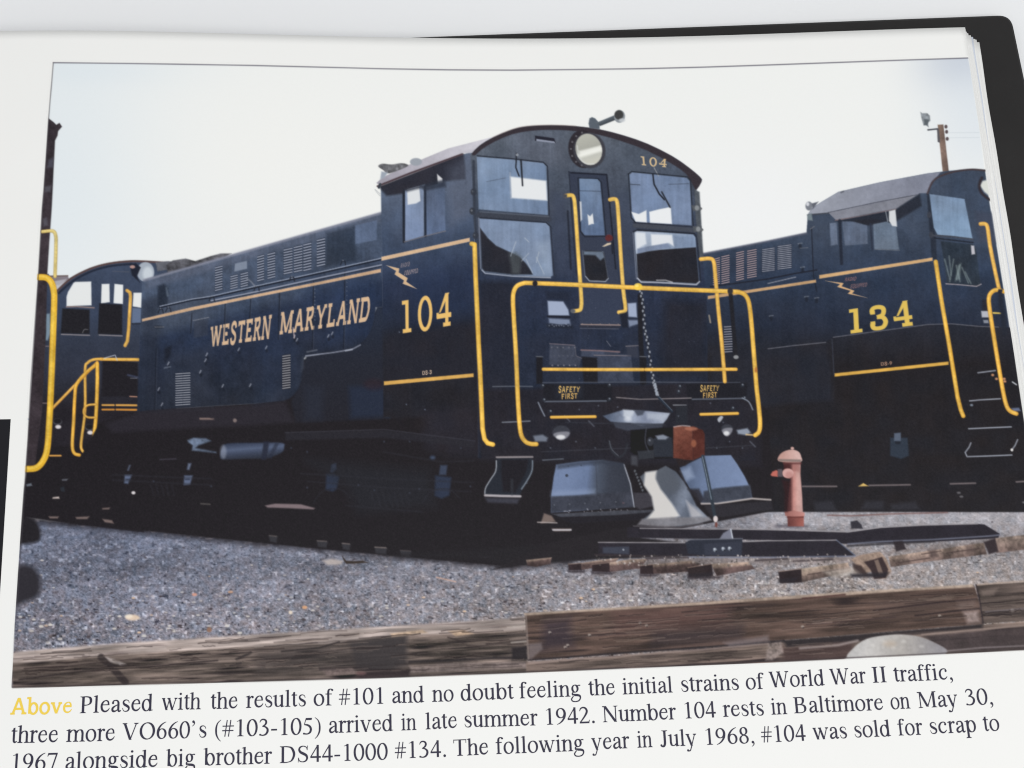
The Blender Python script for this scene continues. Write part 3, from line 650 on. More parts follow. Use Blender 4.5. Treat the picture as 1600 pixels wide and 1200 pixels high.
    L([(1302, 527), (1450, 507), (1487, 506), (1530, 510), (1560, 511)], 1.2, (112, 112, 122), None, .8, .8); L([(1200, 545), (1240, 540), (1290, 535)], 1.2, (116, 116, 126), None, .8, .8); L([(1300, 530), (1303, 585)], 1.2, (60, 64, 78), None, 1, .8)
    for x0, y0, x1, y1 in ((1114, 401, 1125, 447), (1127, 397, 1140, 445), (1150, 391, 1162.5, 440), (1167, 388, 1182.5, 436), (1190, 386, 1211, 426), (1214, 381, 1237.5, 422)):
        louvre(x0, y0, x1, y1, 3, 13, B+'>vent_grille#%d' % x0, (172, 150, 150) if x0 < 1190 else (154, 156, 168))
    louvre(1131, 508, 1144.5, 552, 1, 11, B+'>vent_grille#9', (144, 142, 150))
    for a, b in ((1250, 381), (1254, 418), (1260, 464), (1276, 466), (1205, 494)): L([(a-3, b), (a+3, b-1)], 1.4, (132, 138, 150), None, .9, .7); E(a, b+4, 2.5, 4, (32, 36, 48), None, 1.2, .7)
    L([(1250, 388), (1262, 387)], 1, (120, 124, 136), None, .8, .7)
    # steps, truck parts
    for q in ([(1513.5, 670), (1545, 668.5), (1580, 667)], [(1517, 692), (1514, 699), (1508, 707), (1511, 713.5), (1545, 712.5), (1581, 711)], [(1590, 687), (1586, 696), (1581, 703)], [(1528, 582.5), (1555, 579)], [(1515, 626.5), (1530, 625), (1563, 623)]): L(q, 1.8, (172, 178, 192), None, .9, .85)
    E(1581, 703, 2, 2.2, (226, 224, 222), None, .8); E(1518, 633, 2.4, 1.8, (120, 130, 144), None, 1); P([(1580, 638), (1592, 637), (1595, 642), (1584, 643)], (96, 108, 142), None, 1.2); L([(1582, 597), (1588, 601)], 2, (176, 180, 186), None, .8)
    P([(1391, 684), (1418, 684), (1420, 712), (1408, 717), (1391, 712)], (48, 58, 74), B+'>axle_box#0', 1.2); P([(1397, 677), (1407.5, 676), (1407.5, 689), (1397, 689)], (88, 100, 122), None, 1); P([(1398, 690), (1408, 690), (1406, 694), (1399, 694)], (34, 38, 48), None, 1)
    P([(1535, 468), (1546, 469), (1546, 497), (1534, 496)], (40, 40, 50), None, 1.5); P([(1533, 486), (1546, 486), (1546, 496), (1534, 496)], (172, 174, 184), None, 1); P([(1536, 500), (1544, 500), (1545, 505), (1537, 505)], (150, 154, 164), None, 1, .8); L([(1552, 489), (1563, 489.5)], 2.4, (216, 186, 90), None, .8)
    for q in ([(1254, 760), (1307, 760)], [(1358, 758.5), (1422, 757.5)], [(1485, 756), (1524, 755)], [(1588, 753), (1606, 752)]): L(q, 2.4, (118, 108, 110), None, 1, .9)
    P([(1341, 760), (1349, 755), (1357, 759.5)], (214, 180, 106), None, .9)
    for q in ([(1272, 785), (1300, 783), (1308, 798), (1274, 798)], [(1352, 783), (1380, 783), (1380, 796), (1345, 796)], [(1392, 788), (1430, 784), (1438, 796), (1392, 797)]): P(q, (52, 52, 60), None, 3, .7)
    for a, b in ((1498, 770), (1502, 776), (1600, 785)): E(a, b, 3, 1.6, (96, 94, 98), None, 1)
    pipe([(1462, 409), (1471, 470), (1484, 545), (1496, 620), (1501, 640), (1505, 650)], 6.5, B+'>handrail#0', (217, 167, 66))
    pipe(sp([(1532, 350), (1539, 350), (1543, 356), (1547, 385), (1555, 425), (1561, 452)], k=4), 6, B+'>handrail#1', (213, 163, 82))
    pipe(sp([(1568, 455.5), (1557, 453), (1549, 457), (1545, 466), (1546.5, 485), (1555, 540), (1566, 605), (1572, 632), (1578, 642), (1588, 646.5)], k=5), 6.5, B+'>handrail#2', (213, 163, 70))
    P([(1560, 452), (1567, 452), (1565, 460), (1558, 458)], (40, 40, 52), None, 1); L([(1563, 462), (1570, 520)], 7, (38, 42, 54), None, 2, .8); L([(1563, 370), (1568, 408)], 3, (120, 140, 140), None, 1.4, .6)
    for a, b in ((1551, 586), (1557, 592), (1569, 592), (1570, 596)): E(a, b, 2.2, 1.8, (196, 140, 104), None, 1)
    # ---------------- the main locomotive
    M = 'locomotive_a'
    # long black mass of frame and trucks
    P([(156, 660), (215, 642), (240, 640), (400, 630), (440, 624), (466, 600), (474, 562), (560, 536), (590, 480), (610, 480), (640, 600), (748, 640), (770, 700), (850, 600), (1100, 590), (1200, 640), (1210, 798), (1000, 838), (860, 850), (800, 886), (625, 870), (400, 848), (212, 828), (110, 818), (100, 760)], K, M, 1.2)
    P([(165, 662), (215, 645), (240, 641), (400, 632), (445, 627), (460, 660), (400, 664), (175, 676)], (42, 39, 46), M, 4)
    # hood
    hood = [(222, 440), (228, 436), (400, 387.5), (500, 359), (597, 331.5), (598, 480), (587, 480), (585.5, 495), (583, 507), (579, 518), (573, 528), (565, 536), (556, 542), (546, 546.5), (510, 551.5), (478, 556), (475, 560), (474, 580), (471.5, 595), (467, 607), (460, 616), (452, 622.5), (443, 626), (400, 630.5), (240, 640), (214, 643), (216, 600), (220, 500)]
    P(hood, GR((380, 400), (76, 91, 118), (430, 610), (41, 47, 62), .36, (61, 75, 101), .44, (42, 55, 83), .66, (38, 47, 70), .85, (37, 44, 61)), M+'>hood', .9, n=.2)
    P([(220, 470), (250, 462), (246, 560), (243, 640), (215, 642)], (44, 50, 66), None, 6, .6, clip=[M])
    P([(250, 470), (330, 450), (330, 500), (246, 520)], (76, 86, 106), None, 12, .5, clip=[M]); P([(255, 560), (330, 540), (330, 632), (250, 638)], (52, 58, 74), None, 10, .5, clip=[M])
    P([(480, 440), (596, 415), (590, 470), (470, 500)], (38, 55, 90), None, 16, .5, clip=[M]); P([(540, 470), (590, 455), (580, 530), (500, 545)], (38, 54, 88), None, 12, .6, clip=[M]); P([(400, 500), (470, 500), (465, 610), (400, 625)], (40, 54, 84), None, 14, .5, clip=[M])
    P([(595, 334), (500, 361), (400, 390), (228, 439), (228, 452), (400, 402), (596, 347)], (100, 108, 132), None, 4, .5, clip=[M])
    L([(225, 438), (400, 388.5), (500, 360), (597, 332.5)], 4, (132, 134, 152), None, 1.6, .8)
    P([(510, 364), (556, 352), (556, 408), (508, 418)], (42, 52, 70), None, 3, .7); P([(555, 352.5), (589, 344), (589, 375), (555, 381.5)], (92, 110, 144), None, 1.2, .85)
    for x0, y0, x1, y1, r in ((336, 414, 347.5, 456, 10), (360, 428, 371.5, 453, 6), (376, 424, 387.5, 450, 6), (402, 397, 412.5, 441, 10), (418, 393, 430, 437, 10), (443, 386, 457, 430, 10), (459, 382, 472.5, 427, 10), (474, 378, 486.5, 425, 10), (495, 371, 508, 418, 10)):
        louvre(x0, y0, x1, y1, 3, r, M+'>vent_grille#%d' % x0)
    louvre(274, 581, 297.5, 635, 1.5, 14, M+'>vent_grille#1', cols=2, lt=(150, 152, 160)); louvre(441, 553, 454, 609, 2, 14, M+'>vent_grille#2', (148, 148, 152), (36, 34, 40))
    P([(367, 412), (386, 407.5), (386, 420), (366, 424.5)], (118, 130, 152), None, 1)
    # hood seams
    for x, ya, yb in ((437, 455, 530), (490, 440, 545), (539, 425, 545), (352, 470, 540), (300, 490, 520), (244, 545, 640), (392, 465, 500)):
        L([(x, ya), (x-2, yb)], 1.5, (30, 34, 46), None, .9, .75); L([(x+1.6, ya), (x-.4, yb)], .8, (84, 92, 112), None, .8, .4)
    for i in range(9): dot(492, 452+i*6, .9, (120, 128, 146), .7); dot(542, 434+i*7, .8, (110, 118, 136), .6)
    L([(302, 501), (326, 496)], 1.2, (130, 132, 142), None, .8, .8); P([(303, 502), (325, 498), (325, 524), (303, 528)], (56, 62, 78), None, 1.4, .6)
    P([(246, 447), (256, 444), (263, 450), (262, 480), (254, 477), (247, 480)], (34, 42, 58), None, 2, .8); L([(260, 450), (262, 462)], 2.5, (92, 106, 126), None, 1.5, .8)
    # pipes and stripe
    P([(222, 498.5), (300, 480), (400, 460), (500, 440), (595, 420), (595, 425.5), (500, 444.5), (400, 464.5), (300, 485), (222, 502.5)], (200, 166, 134), M+'>stripe#0', .8, n=.15)
    L([(250, 480.5), (300, 469), (330, 465), (400, 449), (500, 427), (596, 405.5)], 2.6, (30, 36, 52), M+'>pipe#0', .8); L([(250, 478.6), (300, 467.4), (330, 463), (400, 447), (500, 425), (596, 403.5)], 1.5, (150, 160, 182), None, .7, .9)
    L([(330, 470), (400, 456), (500, 434), (596, 414)], 2, (146, 152, 172), M+'>pipe#1', .8, .95); L([(330, 472), (400, 458), (596, 416)], 1, (36, 40, 54), None, .8, .8)
    for a, b in ((250, 487), (262, 485), (330, 468), (455, 437), (535, 412), (400, 452)): L(sp([(a-3, b+2), (a, b-4), (a+4, b-3), (a+5, b+2)], k=3), 1.5, (36, 40, 52), None, .9); dot(a+1, b-5, 1, (150, 156, 172), .7)
    E(248, 511, 8, 2, (30, 34, 46), None, 1); L([(242, 511), (256, 511)], 1.2, (140, 144, 156), None, .8, .7)
    L(sp([(385, 435), (392, 440), (398, 447)]), 2.4, (120, 126, 142), None, .9, .8)
    # latches
    for x, y in ((322, 556), (372, 548), (415, 545), (459, 528), (463, 533), (512, 527), (518, 523), (575, 480), (247, 610), (252, 634), (320, 565), (312, 583), (262, 570), (390, 604), (347, 605), (510, 570), (542, 560), (538, 575)):
        L([(x, y), (x+2, y-4)], 1.8, (164, 168, 182), None, .9, .75); E(x+2, y+3, 2, 3, (28, 32, 44), None, 1.2, .7)
    P([(257, 545), (268, 540), (266, 556), (258, 566)], (28, 32, 44), None, 2.5, .8); L([(257, 575), (266, 573)], 2, (110, 118, 134), None, 1, .7)
    # lettering
    lettering('WESTERN', SLAB, [(328, 542), (421, 529.5), (425, 491.5), (329.5, 511)], (207, 175, 142), M+'>lettering#0', kern=52)
    lettering('MARYLAND', SLAB, [(436.5, 523), (575.5, 502), (580, 462.5), (439.5, 488)], (207, 175, 142), M+'>lettering#1', kern=52)
    for x in (352, 352, 437, 490, 539): L([(x, 500), (x-1, 530)], .8, (50, 56, 72), None, .8, .6)
    L([(458, 512), (460, 528)], 1.5, (206, 180, 170), None, .8, .8)
    # underside of the hood by the cab
    P([(478, 556), (510, 551.5), (546, 546.5), (556, 542), (565, 536), (573, 528), (579, 518), (583, 507), (585.5, 495), (588, 480), (600, 480), (602, 604), (598, 655), (462, 660), (455, 628), (468, 605), (473, 580)], GR((520, 500), (40, 49, 70), (520, 650), (36, 36, 44), .4, (38, 41, 53)), M, 2.4)
    L([(478, 556), (520, 551), (550, 546), (563, 539)], 2, (140, 146, 166), None, .9, .85); L([(480, 550), (495, 547)], 2, (116, 122, 138), None, 1.2, .7); L([(540, 548), (550, 546)], 2.5, (170, 176, 192), None, .9, .7)
    P([(476, 604), (505, 604), (503, 655), (476, 657)], (42, 46, 60), None, 7, .8, clip=[M]); P([(545, 604), (598, 602), (612, 600), (610, 651), (548, 653)], (38, 48, 72), None, 5, .85, clip=[M]); L([(606, 604), (606, 650)], 5, (46, 64, 94), None, 4, .7, clip=[M])
    E(584, 601, 16, 9, (46, 34, 40), None, 4, .6, clip=[M])
    P([(472, 557), (475, 556), (476, 575), (470, 582), (470, 570)], (80, 86, 100), None, 1.6, .3)
    # cab side
    cab = [(595, 292), (724, 241), (742, 236), (742, 330), (741, 400), (748, 640), (748.5, 716), (700, 714), (610, 652), (599, 652), (597, 420)]
    P(cab, GR((660, 300), (86, 100, 126), (690, 620), (35, 34, 40), .28, (60, 76, 106), .45, (42, 54, 84), .58, (38, 47, 70), .72, (36, 38, 47)), M+'>cab_side', .9, n=.1)
    P([(640, 440), (735, 420), (738, 490), (640, 510)], (38, 52, 84), None, 16, .6, clip=[M]); P([(602, 520), (742, 505), (747, 590), (602, 600)], (37, 37, 46), None, 8, .8, clip=[M])
    P([(600, 655), (748, 645), (749, 716), (690, 714), (600, 660)], K, None, 3)
    P([(660, 640), (745, 636), (748, 714), (700, 713), (664, 700)], (40, 38, 46), None, 8, .8, clip=[M])
    L([(745.5, 430), (747, 620), (748, 714)], 2, (62, 68, 88), None, 1.4, .6)
    # visor shade, roof
    P([(592, 291), (724, 240), (727, 262), (727, 280), (690, 284), (690, 292), (632, 302), (604, 306), (597, 298)], (44, 44, 54), None, 2, .95)
    P([(588, 286), (598, 277), (640, 257), (700, 232), (770, 214), (787, 206), (762, 222), (740, 239), (722, 239.5), (594, 290)], GR((600, 280), (158, 154, 166), (770, 215), (200, 198, 206)), M+'>roof', .8, n=.08)
    L([(590, 291), (640, 271), (722, 241)], 3, (74, 60, 66), None, .9); L([(592, 293), (594, 288)], 4, (60, 66, 76))
    P(sp([(591, 260), (597, 256), (612, 257), (628, 255), (638, 259), (618, 268), (605, 271), (599, 266)], True, 4), (92, 92, 96), M+'>exhaust', .9, n=.9)
    E(650, 253, 9.5, 6, (150, 156, 166), M+'>roof', 1); P([(596, 268), (606, 270), (600, 278), (594, 280)], (150, 160, 174), None, 1.2)
    L(sp([(594, 306), (590, 302), (586, 296), (594, 303)]), .9, (150, 154, 160), None, .7, .7)
    P([(683, 272), (691, 279), (693, 297), (687, 299), (684, 285)], (214, 214, 216), None, 1, .95)
    P([(632, 298), (664, 288), (664, 368), (632, 377.5), (629, 377)], GR((640, 290), (124, 142, 174), (650, 370), (112, 130, 166)), M+'>cab_window#0', .9)
    P([(665, 292), (695, 284), (696, 360), (666, 368.5)], GR((680, 290), (84, 98, 126), (680, 366), (92, 112, 150)), M+'>cab_window#1', .9)
    P([(636, 296), (655, 291), (657, 314), (650, 318), (637, 320)], (218, 220, 222), None, 1, .95); L([(631, 298), (631, 378)], 4, (36, 40, 52), None, .9); L([(664, 292), (664.5, 369)], 4, (40, 48, 66), None, .9); L([(662, 300), (662, 366)], 1, (112, 124, 146), None, .8, .7)
    P([(632, 296), (696, 280), (697, 292), (664, 298), (658, 294), (636, 300)], (50, 56, 72), None, 2, .8); L([(632, 378), (664, 369), (696, 361)], 1.5, (124, 118, 122), None, .8, .8)
    P([(700, 262), (740, 240), (742, 330), (704, 352)], (98, 106, 128), None, 9, .45, clip=[M])
    # stripes and marks on the cab
    P([(596, 401.5), (734, 371.5), (734, 377.5), (596, 407.5)], (207, 175, 142), M+'>stripe#1', .8, n=.1)
    P([(600, 596), (740, 583.5), (740, 589), (600, 602)], (210, 164, 88), M+'>stripe#2', .7, n=.1)
    lettering('104', SLABX, [(628.5, 521), (705, 508.5), (705, 457.5), (628, 471.5)], (226, 184, 108), M+'>number#0', kern=95)
    P([(603.5, 414.6), (623.8, 419.6), (622.8, 425.6), (637, 434.6), (634.8, 440.2), (651.5, 451.6), (629.2, 443.4), (631.4, 438.4), (616.6, 428.8), (619, 423.4)], (206, 174, 138), M+'>emblem', .7)
    lettering('RADIO', SANS, [(626, 418.3), (640, 415.5), (640.5, 409), (627, 412)], (146, 128, 128), None, kern=60, a=.95); lettering('EQUIPPED', SANS, [(631.5, 430.3), (653, 426), (653.5, 419.3), (632.5, 423.3)], (160, 138, 132), None, kern=60, a=.95)
    lettering('DS-3', SANS, [(660, 586), (674.5, 584.3), (674.5, 578.3), (660, 580)], (206, 180, 156), None, kern=60)
    for a, b in ((624, 519), (635, 632), (664, 640)): dot(a, b, 1.1, (110, 122, 146), .8)
    # ---------------- cab front
    mottle([M+'>hood'], .13, .05, .04, 4); mottle([M+'>cab_side'], .08, .04, .03, 4)
    arc = sp([(735, 241), (741, 237), (750, 227), (770, 215), (800, 202.5), (825, 197.3), (862, 195.7), (900, 197.3), (937, 202.3), (975, 212), (1012, 225), (1050, 244), (1075, 261), (1094, 277), (1096, 284), (1088, 297)], k=4)
    P(arc+[(1092, 330), (1097, 400), (1104, 470), (1106, 600), (1180, 640), (1180, 720), (748, 716), (747, 620), (741, 400), (742, 330)],
      GR((900, 215), (90, 99, 114), (930, 590), (38, 46, 66), .22, (72, 82, 101), .5, (52, 62, 86), .65, (42, 52, 78)), M+'>cab_front', .9, n=.12)
    P([(1040, 470), (1104, 470), (1106, 590), (1030, 590)], (37, 38, 48), None, 10, .9, clip=[M]); P([(748, 440), (806, 440), (806, 600), (748, 640)], (38, 40, 52), None, 5, .85, clip=[M]); P([(745, 610), (1110, 596), (1190, 640), (1190, 730), (750, 720)], (37, 35, 42), None, 4, .95, clip=[M])
    P([(800, 205), (880, 200), (890, 260), (800, 250)], (98, 104, 122), None, 14, .5, clip=[M])
    P(sp([(742, 243), (752, 234), (772, 222), (800, 210), (830, 204.5), (862, 203), (900, 205), (937, 211), (972, 221), (1010, 235), (1048, 255), (1072, 272), (1084, 292), (1088, 297), (1096, 284), (1094, 277), (1075, 261), (1050, 244), (1012, 225), (975, 212), (937, 202.3), (900, 197.3), (862, 195.7), (825, 197.3), (800, 202.5), (770, 215), (750, 227), (737, 240)], True, 2), (54, 48, 54), M+'>roof', .8)
    L(sp([(770, 214.5), (800, 202), (825, 196.8), (862, 195.3), (900, 196.8)]), 1, (150, 132, 128), None, .7, .6)
    mottle([M+'>cab_front'], .10, .05, .05, 4)
    # vent, horn, headlight
    P([(836, 212), (866, 216), (868.5, 224), (836, 220)], (38, 38, 50), M+'>vent_slot', .8); P([(838, 217), (866, 221), (868, 224), (838, 220.5)], (150, 158, 180), None, .8, .9)
    P([(921, 185), (925, 183), (930, 185), (937, 193), (937, 202), (921, 200), (919.5, 193)], (92, 102, 114), M+'>horn', .8); P([(931, 192), (960, 180), (963, 187), (938, 197)], GR((945, 182), (122, 132, 142), (950, 194), (52, 58, 64)), M+'>horn', .8)
    E(968, 182, 8.6, 10, (136, 142, 148), M+'>horn', .8, rot=.1); E(967, 179.5, 7, 7.4, (58, 58, 58), None, 1, .95); E(972, 188, 5, 3, (196, 200, 204), None, 1.2, .8)
    E(911, 233, 23, 30, (46, 42, 48), M+'>headlight#0', 1, rot=-.15); E(921, 235, 25, 28, (62, 62, 70), None, 1.2, rot=-.25)
    E(920, 233.5, 20.5, 25, GR((910, 212), (178, 178, 168), (925, 258), (198, 196, 184), .45, (164, 164, 156), .58, (230, 230, 222), .72, (188, 188, 180)), M+'>headlight_lens', .9, rot=-.3)
    P([(904, 236), (938, 228), (940, 236), (908, 244)], (232, 232, 226), None, 2, .8); L(sp([(902, 228), (905, 245), (915, 255), (928, 256)]), 1.6, (206, 208, 206), None, .8, .8)
    for a in np.linspace(1.9, 4.4, 7): dot(917+25*math.cos(a), 233+27*math.sin(a), 1.6, (112, 112, 118), .7)
    lettering('104', SLABX, [(1002.5, 258), (1041, 261.5), (1042.5, 249), (1001, 244.5)], (208, 180, 136), M+'>number#1', kern=110, b=.5)
    # windows
    def win(q, c, key, r=.9): P(q, c, key, r)
    win([(745, 245), (800, 249.5), (849, 255), (853.5, 260), (855, 300), (856.5, 336), (800, 331.5), (748, 327)], GR((760, 250), (118, 140, 172), (840, 330), (104, 126, 160)), M+'>cab_window#2')
    P([(797, 276), (853.5, 282.5), (855, 313.5), (799, 309.5)], (222, 224, 226), None, 1.5); P([(749, 290), (797, 295), (798, 330), (749, 326)], (116, 138, 172), None, 3, .5)
    L([(797, 270), (798, 310)], 2, (150, 158, 174), None, 1, .7); L([(790, 278), (760, 284)], 1, (78, 86, 104), None, .8, .5)
    L([(807, 240), (806, 262), (811, 275)], 2, (38, 40, 50), M+'>wiper#0', .8); L([(814, 250), (816.5, 290)], 2.4, (36, 38, 46), M+'>wiper#0', .9); dot(808, 242, 2.2, (150, 156, 166), .8)
    L([(746, 243.5), (800, 248), (849, 253.5), (855.5, 260), (858, 336)], 1.6, (34, 38, 50), None, .8, .9)
    L([(748, 336), (800, 339), (857, 342)], 9, (62, 66, 78), None, 1, .8); L([(750, 331), (800, 334.5), (857, 338.5)], 1.4, (110, 118, 134), None, .8, .6)
    win([(749, 341.5), (800, 345), (853, 348.5), (858.5, 354), (861, 390), (864, 430), (860, 433), (800, 430), (757, 425), (752.5, 420)], GR((760, 345), (112, 132, 164), (860, 425), (118, 136, 166)), M+'>cab_window#3')
    P([(750, 356), (762, 372), (775, 384), (792, 392), (801, 396), (812, 402), (822, 412), (830, 424), (832, 429), (800, 429), (757, 424), (753, 419)], (38, 38, 46), None, 1.2, .97)
    P([(795, 395), (806, 394), (815, 402), (812, 428), (800, 428)], (84, 92, 96), None, 3, .6); P([(838, 380), (858, 378), (862, 428), (848, 430)], (134, 152, 178), None, 6, .6, clip=[M])
    for q in ([(806, 378), (798, 400)], [(826, 396), (815, 408)], [(838, 402), (850, 428)], [(820, 372), (826, 378)], [(842, 394), (838, 410)], [(822, 405), (832, 426)]): L(q, 1.1, (170, 180, 192), None, .9, .6)
    L([(753, 422), (758, 427), (800, 431.5), (860, 434)], 2, (164, 172, 190), None, .9, .85); L([(748, 341), (751, 420)], 1.6, (140, 148, 168), None, .9, .7); L([(750, 340), (853, 347.5), (860.5, 354), (866, 430)], 1.4, (34, 36, 46), None, .8, .8)
    # door
    P([(889, 268), (948, 272), (952, 310), (972, 480), (970, 507), (906, 505), (902, 430)], (56, 64, 86), M+'>door', 1); L([(892, 270), (948, 273), (952, 312), (962, 420)], 2.2, (30, 32, 42), None, .9, .9); L([(889, 268), (893, 330), (901, 430)], 1.6, (36, 40, 52), None, .9, .8)
    P([(907, 448), (972, 450), (970, 505), (906, 504)], (54, 64, 90), None, 3, .8)
    P([(960, 300), (985, 300), (998, 440), (976, 440)], (66, 76, 100), None, 5, .5, clip=[M]); P([(862, 300), (884, 305), (890, 430), (868, 430)], (64, 74, 100), None, 6, .5, clip=[M])
    win([(905, 279), (910, 277.5), (933, 279), (937.5, 283), (941, 320), (945, 368), (913, 367.5), (908, 360)], GR((915, 280), (104, 126, 158), (930, 365), (90, 112, 150)), M+'>door_window#0')
    L([(903, 278), (934, 279), (939.5, 285), (947, 369), (914, 370), (907, 362), (903, 278)], 1.6, (34, 38, 50), None, .8, .9); L([(903, 298), (939, 299)], 1, (60, 70, 90), None, .8, .6)
    P([(918, 335), (922, 338), (926, 333.5), (928, 350), (924.5, 350), (919.5, 352)], (222, 222, 222), None, .8, .95); P([(905.5, 315), (908.5, 315), (909.5, 343), (907, 346)], (200, 202, 206), None, .9, .9)
    win([(911, 394), (915, 391), (940, 392.5), (944.5, 396), (950, 435), (946, 439), (921, 438), (915, 431)], (38, 38, 44), M+'>door_window#1')
    P([(912, 392.5), (942, 393), (944.5, 402), (938, 407), (930, 399), (912, 398)], (110, 128, 152), None, 1.4, .9); L([(915, 432), (921, 439), (946, 440), (950.5, 435)], 1.7, (150, 158, 172), None, .8, .9); L([(910, 392), (914, 431)], 1.4, (104, 112, 130), None, .8, .8); L([(943, 394), (950, 433)], 1.2, (92, 100, 116), None, .8, .7)
    E(951.5, 372, 6, 5.4, (96, 42, 44), M+'>door_handle', 1.1); P([(941, 385), (949, 380), (956, 379), (954, 382), (944, 385.5)], (206, 190, 164), M+'>door_handle', .8); L([(956, 378), (957, 396)], 2, (34, 36, 46), None, .9)
    for i in range(5): dot(910+i*14, 506, .9, (120, 110, 110), .7)
    L([(908, 507), (969, 508)], 2, (158, 136, 126), None, .8, .9); L([(906, 510), (968, 511)], 2.4, (52, 50, 58), None, 1, .8); L([(907, 513), (966, 514)], 1.2, (112, 112, 124), None, .8, .6)
    # right hand windows
    win([(983.5, 273), (988, 269.5), (1030, 273.5), (1073, 278), (1077.5, 283), (1079, 310), (1080.5, 352), (1040, 349.5), (994, 346.5), (988, 340)], GR((1000, 275), (112, 132, 168), (1060, 345), (104, 124, 158)), M+'>cab_window#4')
    P([(986.5, 331), (998, 334.5), (1010, 328.5), (1010.5, 347.5), (993, 346.3)], (222, 224, 226), None, .9); P([(1014.5, 331), (1030, 327), (1048, 323.5), (1050, 350), (1015.5, 348)], (226, 228, 230), None, .9)
    P([(1050, 300), (1079, 300), (1080, 351), (1052, 350)], (116, 136, 172), None, 4, .5, clip=[M]); L([(985, 288), (1000, 289)], 1, (70, 80, 100)); L([(1045, 288), (1076, 287)], .9, (70, 80, 100), None, .8, .7)
    L([(1020, 272), (1022, 288), (1030, 303), (1038, 312)], 2.2, (36, 38, 48), M+'>wiper#1', .8); L([(1034, 300), (1040, 311), (1047, 324)], 2.2, (42, 46, 56), M+'>wiper#1', .9); L([(1022, 262), (1029, 275)], 1.4, (160, 160, 160), None, .8, .7)
    L([(981.5, 272), (987, 268), (1074, 276.5), (1079, 282), (1083, 353)], 1.5, (34, 38, 48), None, .8, .9); L([(982, 272), (986, 340), (993, 348)], 1.6, (36, 40, 50), None, .8, .9)
    L([(992, 352.5), (1040, 355.5), (1084, 360)], 7, (74, 78, 88), None, 1, .8); L([(990, 348), (1082, 354.5)], 1.2, (34, 36, 46), None, .8, .8); L([(996, 358.5), (1084, 364.5)], 1.2, (36, 38, 48), None, .8, .7)
    win([(991, 364), (995, 361), (1040, 363.5), (1083, 366.3), (1086.5, 371), (1089, 400), (1092.5, 440), (1089, 444), (1040, 441.5), (1001, 440), (996, 435)], GR((1000, 362), (168, 182, 204), (1060, 400), (120, 140, 170)), M+'>cab_window#5')
    P([(993, 363), (1008, 364), (1010, 381), (994, 390)], (214, 218, 224), None, 1.6, .9); P([(1017, 366), (1050, 367), (1053, 385), (1045, 380), (1018, 385)], (220, 222, 226), None, 1.4, .92)
    P([(996, 389), (1012, 385), (1043, 380), (1048, 387), (1012, 393), (996, 397)], (110, 126, 158), None, 1.2, .9); P([(1052, 368), (1085, 371), (1086, 386), (1054, 388)], (112, 132, 164), None, 2, .85)
    P([(994.5, 397), (1012, 393), (1030, 390.5), (1050, 389), (1087.5, 386.5), (1092, 440), (1088, 443), (1040, 440.5), (1001, 439), (996.5, 434)], (35, 34, 40), None, 1, .98)
    L([(996, 435), (1002, 441), (1028, 441.5), (1088, 445), (1093, 440)], 2, (176, 178, 188), None, .8, .9); L([(1026, 438), (1040, 438), (1050, 441)], 2, (190, 190, 196), None, .9, .7); L([(989, 364), (994.5, 436)], 1.4, (128, 136, 156), None, .8, .7); L([(989.5, 362), (995, 359.5), (1085, 365), (1089, 371), (1095, 440)], 1.3, (34, 36, 44), None, .8, .8)
    P([(1085, 296), (1093, 300), (1099, 400), (1094, 410), (1087, 340)], (84, 90, 98), M+'>cab_front', 1.2, n=.3)
    for a, b in ((1089, 325), (1091, 358)): P([(a-9, b-4), (a+5, b-5), (a+6, b+4), (a-6, b+5)], (82, 86, 92), M+'>hinge#%d' % b, .9); E(a, b, 3.5, 4, (130, 134, 138), None, .9); dot(a+6, b+1, 2, (96, 98, 102))
    for a, b in ((738, 330), (740, 300), (743, 368)): E(a, b, 4.5, 5.5, (56, 60, 70), M+'>hinge#%d' % (b+1), 1); dot(a-1, b-1, 1.6, (120, 124, 132), .8)
    L([(740, 252), (741, 330), (744, 372)], 4, (52, 58, 72), None, 1, .8); L([(1091, 368), (1097, 400)], 4, (74, 80, 90), None, 1, .8)
    # front lower details
    for q in ([(855.5, 470), (880, 471), (888, 484), (889.5, 493), (857, 493)], [(980.5, 474), (994, 473), (995.5, 496), (982, 495)]): P(q, (150, 164, 194), M+'>step_plate#%d' % q[0][0], 1.4)
    for q in ([(857, 497), (890, 499), (891.5, 506), (875, 508), (858, 505)], [(981, 500), (997, 500), (998, 506), (983, 511)]): P(q, (128, 142, 172), None, 1.6, .85)
    L([(856, 494.5), (890, 495.5)], 3, (32, 34, 46), None, 1); P([(852, 455), (890, 457), (890, 469), (854, 468)], (36, 42, 60), None, 3, .7); P([(853, 506), (895, 509), (895, 514), (855, 512)], (34, 38, 50), None, 2, .7)
    for a in range(10): dot(859+a*3.6+rs.uniform(-1, 1), 508+rs.uniform(-2, 2), 1.2, (150, 160, 182), .5)
    P([(859, 538), (897, 540), (899, 556), (908, 560), (905, 572), (858, 570)], (62, 68, 86), M+'>plate#0', 1.2, n=.3); L([(859, 537), (897, 539.5)], 1.3, (126, 112, 116), None, .8, .8); L([(898, 540), (900, 556), (909, 560)], 1.2, (112, 106, 112), None, .9, .7)
    for i in range(5): dot(862+i*9, 543, 1.2, (112, 112, 122), .8); dot(863+i*9, 571, 1.4, (126, 122, 128), .8); dot(866+i*7, 556, 1.2, (90, 92, 106), .7)
    P([(908, 547), (968, 548), (966, 553), (986, 554), (990, 596), (934, 597), (932, 560), (908, 558)], (60, 68, 90), M+'>plate#1', 1, n=.3); P([(909, 557), (933, 559), (934, 598), (912, 598)], (30, 30, 36), None, 1.2)
